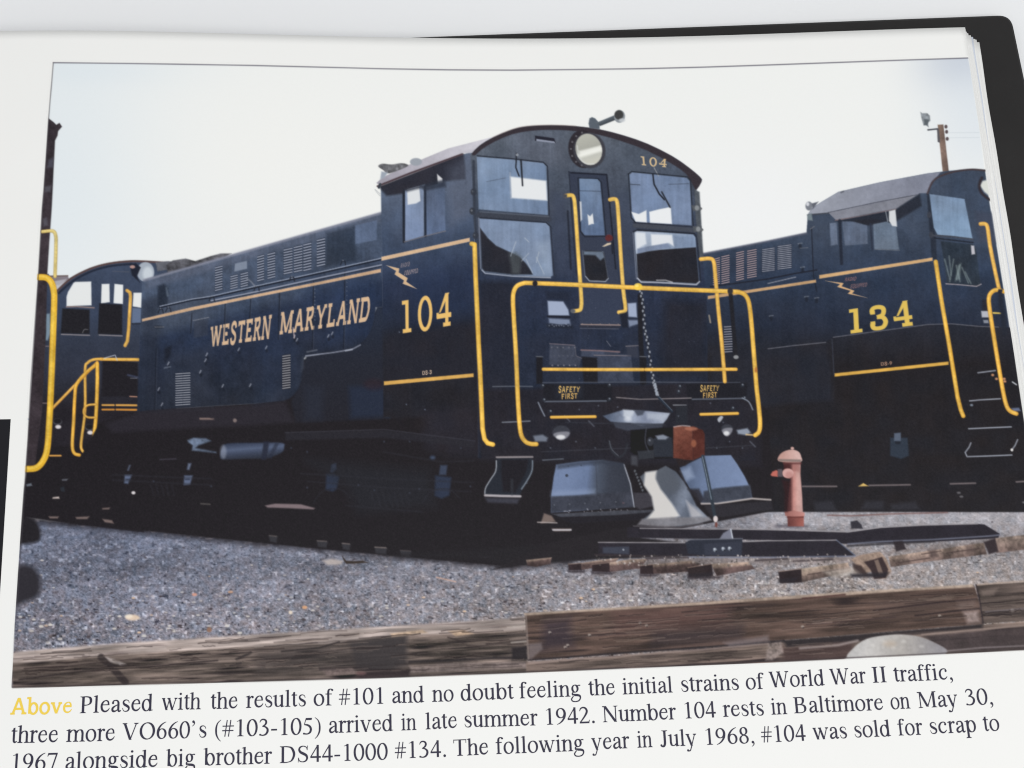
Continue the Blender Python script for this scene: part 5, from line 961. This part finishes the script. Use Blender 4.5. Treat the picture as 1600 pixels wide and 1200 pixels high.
    P([(1330, 874), (1345, 867), (1375, 862), (1385, 873), (1393, 893), (1384, 904), (1374, 905), (1366, 892), (1350, 897), (1338, 884)], (146, 126, 114), 'sleeper#22', 1, n=.5); P([(1350, 878), (1366, 874), (1378, 870), (1388, 890), (1384, 903), (1366, 905), (1360, 890)], (50, 39, 42), None, 1.2, .95); P([(1366, 876), (1372, 874), (1380, 896), (1374, 900)], (130, 112, 102), None, 1, .8); P([(1332, 880), (1346, 884), (1356, 898), (1334, 896)], (56, 44, 44), None, 1.6, .9)
    P([(1285, 893), (1330, 886), (1345, 897), (1300, 902)], (170, 160, 152), None, 3, .7, n=.5)
    P([(1075, 890), (1100, 886), (1104, 900), (1077, 902)], (46, 38, 40), None, 1.6, .85)
    for x, y, w in ((1075, 897, 40), (1330, 897, 60), (1217, 905, 30)): P([(x, y), (x+w, y-3), (x+w-6, y+5), (x, y+5)], (40, 36, 42), None, 2.2, .9)
    # litter
    P([(504, 876), (518, 873), (536, 876), (534, 882), (512, 883)], (186, 174, 168), None, 2, .8); P([(534, 868), (541, 876), (552, 877), (566, 876), (577, 879), (560, 880.5), (541, 881), (537, 876)], (56, 48, 44), 'ground', .9)
    # ---------------- timbers in front
    def wood(base, dark, seed, ang=-.055, str_=1.0):
        def f(x, y):
            yy = y-x*ang
            g = fbm(x, yy, 4.2, seed, 3, 14)*1.0+fbm(x, yy, 12, seed+40, 2, 7)*.6
            sp_ = np.clip(vnoise(x/60, yy/3.2, seed+60)-.68, 0, 1)*3.2*str_
            c = np.array(base, np.float32)*(1+g[..., None]*.9*str_)
            return np.clip(c*(1-sp_[..., None])+np.array(dark, np.float32)*sp_[..., None], 26, 235)
        return f
    # left course
    P([(18, 1019), (60, 1015), (200, 1004), (400, 991), (600, 979), (800, 966), (822, 962), (824, 1060), (20, 1080)], wood((166, 153, 148), (100, 88, 88), 51, -.06, .75), 'timber#0', 2.2)
    P([(18, 1036), (60, 1034), (130, 1027), (160, 1026), (260, 1018), (400, 1011), (520, 1005), (548, 1000), (640, 992), (700, 990), (800, 986), (823, 984), (824, 1060), (20, 1080)], wood((97, 86, 81), (34, 29, 31), 53, -.06, 1.4), None, 2)
    P([(545, 1003), (600, 996), (636, 992), (636, 1040), (600, 1050), (556, 1046)], (54, 50, 52), None, 5, .9); P([(400, 1016), (545, 1004), (560, 1042), (400, 1054)], (64, 58, 58), None, 9, .6)
    for q, w, c in (([(158, 1027), (176, 1044), (196, 1066)], 11, (44, 38, 40)), ([(640, 1034), (700, 1032), (760, 1028), (822, 1028)], 4, (34, 30, 34)), ([(500, 1046), (560, 1044), (610, 1048)], 3, (40, 34, 38)), ([(30, 1062), (120, 1050), (230, 1042), (340, 1032)], 1.6, (40, 34, 36)), ([(60, 1046), (150, 1036), (300, 1024)], 1.6, (50, 42, 42)), ([(440, 1018), (500, 1012), (530, 1003)], 2, (36, 32, 34)), ([(700, 996), (715, 1000), (728, 1006)], 1.6, (50, 42, 42)), ([(760, 1006), (822, 1000)], 2, (52, 44, 44)), ([(370, 1030), (392, 1020)], 4, (40, 36, 38)), ([(360, 1040), (376, 1036)], 3, (48, 42, 44))): L(q, w, c, None, 1.4, .8)
    for q, c in (([(164, 1026), (178, 1030), (198, 1038), (190, 1040), (172, 1034)], (190, 180, 178)), ([(700, 986), (724, 984), (740, 990), (712, 994)], (176, 150, 124)), ([(610, 990), (660, 984), (668, 989), (612, 995)], (186, 160, 134)), ([(640, 1042), (700, 1036), (822, 1034), (822, 1044), (640, 1052)], (116, 104, 102)), ([(505, 1048), (550, 1044), (560, 1052), (510, 1056)], (122, 106, 104))): P(q, c, None, 1.6, .75, n=.5)
    P([(560, 1050), (640, 1046), (640, 1060), (560, 1062)], (40, 32, 36), None, 3, .8); E(564, 1052, 8, 3, (112, 84, 84), None, 2, .7)
    for i in range(5): L([(796+rs.uniform(-3, 3), 968+i*12), (822, 966+i*12)], 2, (180, 172, 166) if i % 2 else (66, 58, 58), None, 1.2, .7)
    P([(800, 1012), (823, 1010), (824, 1030), (800, 1032)], (36, 32, 36), None, 2, .9)
    # lower course on the right
    P([(822, 1034), (1000, 1022), (1200, 1004), (1400, 988), (1535, 976), (1680, 966), (1680, 1060), (822, 1060)], wood((106, 92, 86), (42, 34, 36), 57, -.075, 1.1), 'timber#1', 1.2)
    P([(1220, 1010), (1330, 1000), (1340, 1030), (1225, 1040)], (62, 46, 46), None, 5, .7); P([(1222, 1000), (1420, 984), (1535, 975), (1535, 982), (1400, 992), (1330, 1002), (1230, 1011)], (34, 30, 34), None, 3, .9)
    P([(1200, 1004), (1220, 1001), (1224, 1020), (1206, 1032), (1196, 1032)], (150, 136, 132), None, 2, .8, n=.8); L([(1250, 1013), (1310, 1008), (1340, 1001)], 3.4, (158, 146, 144), None, 1.8, .8)
    P([(1440, 993), (1540, 984), (1680, 972), (1680, 1012), (1480, 1018)], (58, 50, 52), None, 3, .85, n=.3); L([(1440, 992), (1535, 983), (1680, 970)], 2.2, (150, 132, 124), None, 1.4, .8); L([(1480, 1017), (1535, 1012), (1600, 1009)], 2, (140, 130, 132), None, 1.4, .7)
    # upper course on the right
    P([(820, 958.5), (900, 954), (1000, 948), (1100, 941), (1200, 934), (1350, 925), (1522, 914.5), (1530, 940), (1535, 975), (1400, 986), (1225, 1000), (1100, 1011), (1000, 1018), (825, 1032)], wood((82, 66, 60), (40, 32, 33), 61, -.065, .95), 'timber#2', 1)
    P([(850, 970), (890, 965), (896, 1010), (846, 1016)], (52, 44, 52), None, 9, .8); P([(1020, 985), (1160, 978), (1160, 1000), (1020, 1010)], (54, 46, 50), None, 10, .7); P([(960, 955), (1140, 944), (1140, 975), (960, 985)], (88, 64, 62), None, 12, .6); P([(1360, 938), (1480, 930), (1500, 950), (1380, 962)], (104, 86, 80), None, 10, .6)
    P([(818, 958), (900, 953), (1000, 947), (1100, 940.5), (1200, 933.5), (1280, 928), (1350, 923), (1440, 918), (1520, 913), (1522, 917.5), (1440, 922), (1350, 928), (1280, 933), (1200, 938), (1100, 945), (1000, 951), (900, 956.5), (820, 962)], (172, 154, 140), None, 1.3, .9, n=.3)
    L([(1254, 935), (1290, 932), (1320, 929)], 2.6, (72, 48, 46), None, 1, .85); L([(1365, 954), (1420, 947), (1470, 941), (1525, 936)], 2, (42, 32, 34), None, 1.1, .9); L([(1430, 962), (1480, 956), (1530, 951)], 2.4, (40, 32, 34), None, 1.2, .9); L([(1260, 976), (1310, 972), (1400, 964)], 1.3, (58, 46, 48), None, 1, .8); L([(1270, 974), (1300, 972)], 1.4, (146, 126, 118), None, 1, .7); L([(900, 996), (1010, 988)], 1.2, (60, 48, 50), None, 1, .6)
    P([(1505, 956), (1528, 954), (1531, 972), (1512, 974)], (146, 132, 130), None, 4, .7, n=.6); P([(1495, 940), (1524, 936), (1527, 948), (1500, 952)], (112, 96, 92), None, 4, .6)
    for a, b in ((883, 1011), (887, 1008), (1254, 979), (1468, 962), (921, 992), (859, 988), (1000, 973), (1010, 977)): E(a, b, 2.4, 1.8, (176, 166, 158), None, 1, .75); dot(a+1, b+2, 1.3, (36, 30, 34), .7)
    L([(826, 1031), (1000, 1018.5), (1100, 1011.5), (1225, 1001)], 3, (34, 29, 33), None, 1.2, .9); L([(826, 1036), (1000, 1023), (1100, 1015), (1200, 1006)], 2.2, (156, 138, 132), None, 1.3, .75); P([(826, 1006), (846, 1004), (848, 1014), (830, 1030), (826, 1028)], (118, 108, 110), None, 2, .7)
    L([(822, 962), (826, 1030)], 1.8, (150, 140, 136), None, 1.1, .6); P([(1130, 1004), (1200, 993), (1202, 1002), (1140, 1010)], (128, 118, 122), None, 3, .6)
    P([(1525, 914), (1560, 912), (1680, 905), (1680, 966), (1536, 974), (1531, 940)], wood((80, 70, 66), (40, 34, 36), 67, -.055, 1.0), 'timber#3', 1)
    L([(1526, 914), (1560, 911), (1610, 907.5)], 2.6, (170, 152, 140), None, 1.2, .85); L([(1525, 914), (1531, 940), (1536, 974)], 2.2, (38, 30, 34), None, 1, .9); P([(1532, 922), (1560, 918), (1552, 930), (1534, 932)], (120, 106, 100), None, 3, .7); L([(1540, 956), (1600, 951)], 2.2, (112, 104, 108), None, 1.3, .7); dot(1582, 954, 3, (140, 132, 130), .8)
    def cracks(x0, x1, ytop, ybot, n, seed, slope=.012):
        r = np.random.RandomState(seed)
        for i in range(n):
            x = r.uniform(x0, x1); w = r.uniform(14, 90); t = r.uniform(.08, .95)
            pts = []
            for k in range(6):
                xx = min(x+w*k/5, x1); yy = ytop(xx)*(1-t)+ybot(xx)*t+r.uniform(-1.1, 1.1); pts.append((xx, yy))
            dk = r.rand() < .62
            L(pts, r.uniform(.7, 1.9), (40, 32, 33) if dk else (138, 122, 112), None, .75, r.uniform(.3, .75) if dk else r.uniform(.15, .45))
            if dk and r.rand() < .5: L([(p[0], p[1]+1.7) for p in pts], .9, (140, 124, 114), None, .8, .4)
    ln = lambda a, b: (lambda x: a[1]+(b[1]-a[1])*(x-a[0])/(b[0]-a[0]))
    cracks(22, 818, ln((25, 1034), (822, 986)), ln((25, 1070), (822, 1046)), 120, 3); cracks(22, 818, ln((25, 1018), (822, 963)), ln((25, 1036), (822, 988)), 60, 4)
    cracks(828, 1520, ln((820, 964), (1522, 920)), ln((825, 1026), (1530, 972)), 95, 5); cracks(828, 1300, ln((826, 1036), (1200, 1006)), ln((826, 1048), (1300, 1026)), 26, 6); cracks(1536, 1660, ln((1530, 918), (1660, 910)), ln((1536, 970), (1660, 962)), 22, 7)
    # boulder
    P(sp([(1323, 1026), (1330, 1016), (1345, 1003), (1362, 996), (1390, 992), (1412, 991.5), (1437, 995), (1460, 1004), (1480, 1018), (1450, 1030), (1330, 1034)], True, 4), GR((1340, 1010), (186, 184, 183), (1470, 1015), (140, 137, 142), .55, (176, 171, 167)), 'boulder', 1.2, n=.14)
    for a, b in ((1364, 1008), (1353, 1020), (1412, 1002), (1382, 1003), (1396, 1012), (1440, 1010)): E(a, b, 3.6, 2.4, (206, 203, 200), None, 1.8, .45)
    E(1390, 1006, 10, 5, (178, 160, 142), None, 4, .5)
    # ---------------- thin rule round the picture
    L(frame[:14], 1.5, (82, 79, 92), None, .7, .95); L(frame[33:]+frame[:1], 1.3, (70, 66, 72), None, .7, .8); L(frame[24:33][::-1], 1.4, (58, 50, 54), None, .7, .85)
    # outside the frame is bare paper
    big = [(-400, -300), (2100, -300), (2100, 1500), (-400, 1500)]
    x, y = ink.PX, ink.PY
    s = ink.sdf((slice(None), slice(None)), [frame])
    ink.ID[(ink.ID == 0) & (s > -6)] = ink.key('border')
    ink.inside = s > -4.2; ink.outside = np.clip((-s-1.5)/1.0, 0, 1)
# ------------------------------------------------------------------ lay the print on the page
LIFT = .003
NU, NV = 1440, 945
gu = np.linspace(-.12, 25.02, NU); gv = np.linspace(.12, -16.42, NV)
GU, GV = np.meshgrid(gu, gv); GZ = bow(GU, GV)
PX, PY = project(GU, GV, GZ)
def win(x0, y0, x1, y1):
    x = np.array([x0, x1, x0, x1, (x0+x1)/2, (x0+x1)/2]); y = np.array([y0, y0, y1, y1, y0, y1])
    u, v = on_page(np.clip(x, -200, 1900), np.clip(y, -100, 1400))
    a = int((u.min()-gu[0])/(gu[1]-gu[0]))-2; b = int((u.max()-gu[0])/(gu[1]-gu[0]))+3
    c = int((v.max()-gv[0])/(gv[1]-gv[0]))-2; d = int((v.min()-gv[0])/(gv[1]-gv[0]))+3
    a, b, c, d = max(a, 0), min(b, NU), max(c, 0), min(d, NV)
    return None if a >= b or c >= d else (slice(c, d), slice(a, b))
ink = Ink(PX, PY, win); ink.C[:] = (233, 233, 230)
draw_picture()
grain = np.random.RandomState(8).normal(0, 1, ink.C.shape[:2]).astype(np.float32)
grain = (grain+np.roll(grain, 1, 0)+np.roll(grain, 1, 1)+np.roll(grain, (1, 1), (0, 1)))/2
B = ink.C.copy()                              # the dots of the screen run together a little
for ax in (0, 1, 0, 1):
    B = (np.roll(B, 1, ax)+2*B+np.roll(B, -1, ax))/4
B = ink.C*.62+B*.38
lum = B.mean(-1, keepdims=True); cool = np.clip((B[..., 2:]-B[..., :1])/30, 0, 1)
warm = np.clip((B[..., :1]-B[..., 1:2]-24)/30, 0, 1)*np.clip(1.3-np.abs(B[..., 1:2]-B[..., 2:])/24, 0, 1)
B = lum+(B-lum)*(1-.20*cool-.15*warm)
B = B*(1-.08*np.clip((B[..., 2:]-B[..., :1]-6)/12, 0, 1)*np.clip((130-lum)/30, 0, 1))
lum = lum[..., 0]
C = B+(grain*np.clip(1.7-lum/150, .3, 1.5))[..., None]
C = np.clip(C, 0, 255)
SPEC = .0105
COL = np.clip(lin(C)/PAPER_K-SPEC*(1-lin(C)), .0015, 1)
COL = COL*(1-ink.outside[..., None])+np.array([.80, .80, .785])*ink.outside[..., None]
CO = world_pt(GU, GV, GZ+LIFT)-np.array(INV.inverted().translation)
cid = ink.ID[:-1, :-1].copy(); ok = ink.inside
okc = ok[:-1, :-1] & ok[1:, :-1] & ok[:-1, 1:] & ok[1:, 1:]
cid[~okc] = -1
QUAD = grid(NU, NV).reshape(NV-1, NU-1, 4)
COf = CO.reshape(-1, 3); COLf = COL.reshape(-1, 3)
NAMES = {'sky': 'printed_sky', 'ground': 'printed_gravel', 'locomotive_a': 'printed_locomotive', 'locomotive_b': 'printed_locomotive', 'locomotive_c': 'printed_locomotive', 'post': 'printed_post',
         'lamp_pole': 'printed_lamp_pole', 'fire_hydrant': 'printed_fire_hydrant', 'timber': 'printed_timber', 'rail': 'printed_rail', 'rail_joint': 'printed_rail_joint', 'sleeper': 'printed_sleeper', 'boulder': 'printed_boulder', 'border': 'printed_border'}
LABELS = {'sky': 'pale hazy sky of the printed photograph', 'ground': 'blue grey gravel of the printed photograph', 'locomotive_a': 'dark blue switcher locomotive numbered 104 in the middle of the photograph',
          'locomotive_b': 'dark blue locomotive numbered 134 at the right of the photograph', 'locomotive_c': 'dark blue cab with arched roof behind the hood of locomotive 104', 'post': 'dark post with bent yellow handrail at the left edge of the photograph',
          'lamp_pole': 'brown pole with grey lamp above locomotive 134', 'fire_hydrant': 'faded red fire hydrant between the two locomotives', 'boulder': 'pale grey boulder at the lower edge of the photograph',
          'rail_joint': 'bolted joint bar on the near rail', 'timber#0': 'weathered grey timber at lower left', 'timber#1': 'lower brown timber under the long one', 'timber#2': 'long dark brown timber at lower right', 'timber#3': 'short timber at the right edge',
          'border': 'thin dark rule round the printed photograph', 'rail#0': 'far rail running to the right', 'rail#1': 'near rail with a cut end',
          'locomotive_a>number#0': 'yellow number 104 on the cab side', 'locomotive_a>number#1': 'small number 104 over the front window', 'locomotive_b>number': 'yellow number 134 on the cab side',
          'locomotive_a>lettering#0': 'lettering WESTERN on the hood', 'locomotive_a>lettering#1': 'lettering MARYLAND on the hood', 'locomotive_a>safety_lettering#0': 'lettering SAFETY FIRST on the left board', 'locomotive_a>safety_lettering#1': 'lettering SAFETY FIRST on the right board',
          'locomotive_a>coupler': 'rust red coupler head'}
made = {}
def piece(key):
    if key in made: return made[key]
    par = None
    if '>' in key: par = piece(key.split('>')[0])
    i = ink.kid.get(key); leaf = key.split('>')[-1].split('#')[0]
    nm = leaf if '>' in key else NAMES[leaf]
    q = QUAD[cid == i] if i is not None else np.zeros((0, 4), int)
    if len(q) < 3:
        if '>' in key: return None
    idx, inv = np.unique(q, return_inverse=True)
    me = quads_mesh(nm, COf[idx], inv.reshape(-1, 4), COLf[idx])
    o = link(nm, me, m_ink, None, True, LABELS.get(key)); o.location = INV.inverted().translation
    bpy.context.view_layer.update()
    child(o, par or book); made[key] = o
    return o
for k in ink.keys[1:]: piece(k)

# the next picture of the spread, only its dark edge in view
U2, V2 = np.meshgrid(np.linspace(-1.62, -.445, 14), np.linspace(-9.82, -19.4, 60)); U2[:, -1] = -.45+.03*(V2[:, -1]+9.82)/-4.2
c2 = world_pt(U2, V2, bow(U2, V2)+LIFT)
me = quads_mesh('printed_dark_picture', c2.reshape(-1, 3), grid(14, 60), np.broadcast_to(np.array([.0065, .0065, .0095]), (14*60, 3)))
child(link('printed_dark_picture', me, m_ink, None, True, 'edge of a second dark printed picture at the left margin'))

# ------------------------------------------------------------------ caption
EM = .572
def glyph_mesh(name, polys, m, label):
    """polys in page centimetres; united without overlaps, then laid on the bowed page"""
    V = []; F = []
    for pl in polys:      # one letter: a list of stroke polygons
        pts = []; edges = []
        for st_ in pl:
            for ct in st_:
                n0 = len(pts); pts += [Vector(p) for p in ct]; edges += [(n0+i, n0+(i+1) % len(ct)) for i in range(len(ct))]
        r = delaunay_2d_cdt(pts, edges, [], 0, 1e-6)
        vv = np.array([tuple(v) for v in r[0]]); n0 = len(V)
        V += list(vv)
        for t in r[2]:
            c = vv[list(t)].mean(0); hit = False
            for st_ in pl:
                ins = False
                for ct in st_:
                    for i in range(len(ct)):
                        (x0, y0), (x1, y1) = ct[i], ct[(i+1) % len(ct)]
                        if (y0 > c[1]) != (y1 > c[1]) and c[0] < (x1-x0)*(c[1]-y0)/(y1-y0)+x0: ins = not ins
                if ins: hit = True; break
            if hit: F.append(tuple(n0+i for i in t))
    V = np.array(V); co = world_pt(V[:, 0], V[:, 1], bow(V[:, 0], V[:, 1])+LIFT*1.3)
    used = sorted({i for f in F for i in f}); mp = {a: b for b, a in enumerate(used)}
    return child(link(name, mesh(name, co[used], [tuple(mp[i] for i in f) for f in F]), m, None, False, label))
def word_polys(s, x0, y0, x1, y1, st=ROM, cap=CAP, em=EM, asp=1.0):
    (ua, ub), (va, vb) = on_page(np.array([x0, x1]), np.array([y0, y1]))
    letters = []; x = 0
    for ch in s:
        a, g = glyph(ch, cap if ch.isupper() else st); up = (lambda y: y*1.075 if y < 450 else 484+(y-450)*.856) if ch.islower() and st is ROM else (lambda y: y)
        letters.append([[[(x+px, up(py)) for px, py in c] for c in pl] for pl in g]); x += a
    lo, hi = extent([pl for L_ in letters for pl in L_])
    k = (ub-ua)/(hi-lo); sl = (vb-va)/(ub-ua)
    return [[[[(ua+(px-lo)*k, va+(px-lo)*k*sl+py*em/1000) for px, py in c] for c in pl] for pl in L_] for L_ in letters]
LINES = [
 [('Pleased', 124.5, 1114.5, 239, 1110.7), ('with', 252.5, 1109.8, 314, 1108.2), ('the', 329, 1108, 371, 1107), ('results', 384, 1106.3, 478, 1103.6), ('of', 490, 1102.8, 521, 1102.2), ('#101', 529.5, 1101.8, 599, 1099.6), ('and', 613, 1098.8, 663, 1097.4), ('no', 675, 1096.8, 709, 1095.6), ('doubt', 720, 1095, 803, 1092), ('feeling', 812, 1091.4, 908, 1087.8), ('the', 920, 1087, 961, 1085.6), ('initial', 973, 1085.2, 1051.5, 1082), ('strains', 1065, 1081.2, 1155, 1078), ('of', 1166, 1077.4, 1195, 1076.4), ('World', 1202.5, 1074.4, 1289, 1071), ('War', 1297.5, 1070, 1354, 1067.4), ('II', 1364, 1067, 1386, 1066), ('traffic,', 1397.5, 1065.4, 1489, 1061.8)],
 [('three', 17, 1161.2, 90, 1160), ('more', 103, 1159.4, 179, 1157.4), ("VO660's", 190.5, 1156.4, 322.5, 1152.4), ('(#103-105)', 336, 1151.6, 501, 1147), ('arrived', 514, 1145.6, 614.5, 1142), ('in', 627, 1141.4, 651, 1140.6), ('late', 665, 1139.8, 714, 1137.6), ('summer', 726, 1136.8, 840.5, 1133.4), ('1942.', 854, 1132.6, 929.5, 1129.6), ('Number', 942, 1128.6, 1057, 1123.9), ('104', 1071, 1122.8, 1119, 1121), ('rests', 1130, 1120.2, 1194, 1118), ('in', 1205.5, 1116.8, 1230.5, 1115.8), ('Baltimore', 1241, 1114.6, 1380.5, 1109.4), ('on', 1392.5, 1108.4, 1423, 1107), ('May', 1435, 1106.4, 1497.5, 1103.4), ('30,', 1510, 1102.2, 1552, 1100.4)],
 [('1967', 19, 1205, 89, 1203), ('alongside', 102, 1202.4, 246, 1198.6), ('big', 259, 1198, 305, 1196.8), ('brother', 317.5, 1196.2, 425, 1193.2), ('DS44-1000', 437, 1192.4, 606, 1186.8), ('#134.', 617, 1185.4, 697, 1182.4), ('The', 709, 1181.4, 763, 1179), ('following', 775, 1178.4, 913, 1173), ('year', 924.5, 1172, 984, 1169), ('in', 996, 1168.4, 1020, 1167.4), ('July', 1032, 1166.8, 1089, 1164.8), ('1968,', 1104, 1164, 1179, 1161), ('#104', 1190, 1160.4, 1259.5, 1157.4), ('was', 1271, 1155.8, 1324, 1153.6), ('sold', 1336, 1152.6, 1392.5, 1150.4), ('for', 1404, 1149.4, 1442.5, 1148), ('scrap', 1454, 1147, 1526, 1143.6), ('to', 1537.5, 1142.6, 1562.5, 1141.6)]]
LB = ['first line of the caption in black type', 'second line of the caption in black type', 'third line of the caption in black type']
for ws, lb in zip(LINES, LB):
    pl = []
    for w in ws: pl += word_polys(*w)
    glyph_mesh('caption_line', pl, m_text, lb)
HEAD = Sty(108, 84, 78, 70, 0)
glyph_mesh('caption_heading', word_polys('Above', 16, 1116.8, 112, 1114.2, HEAD, HEAD, .565), m_head, 'yellow heading word Above')
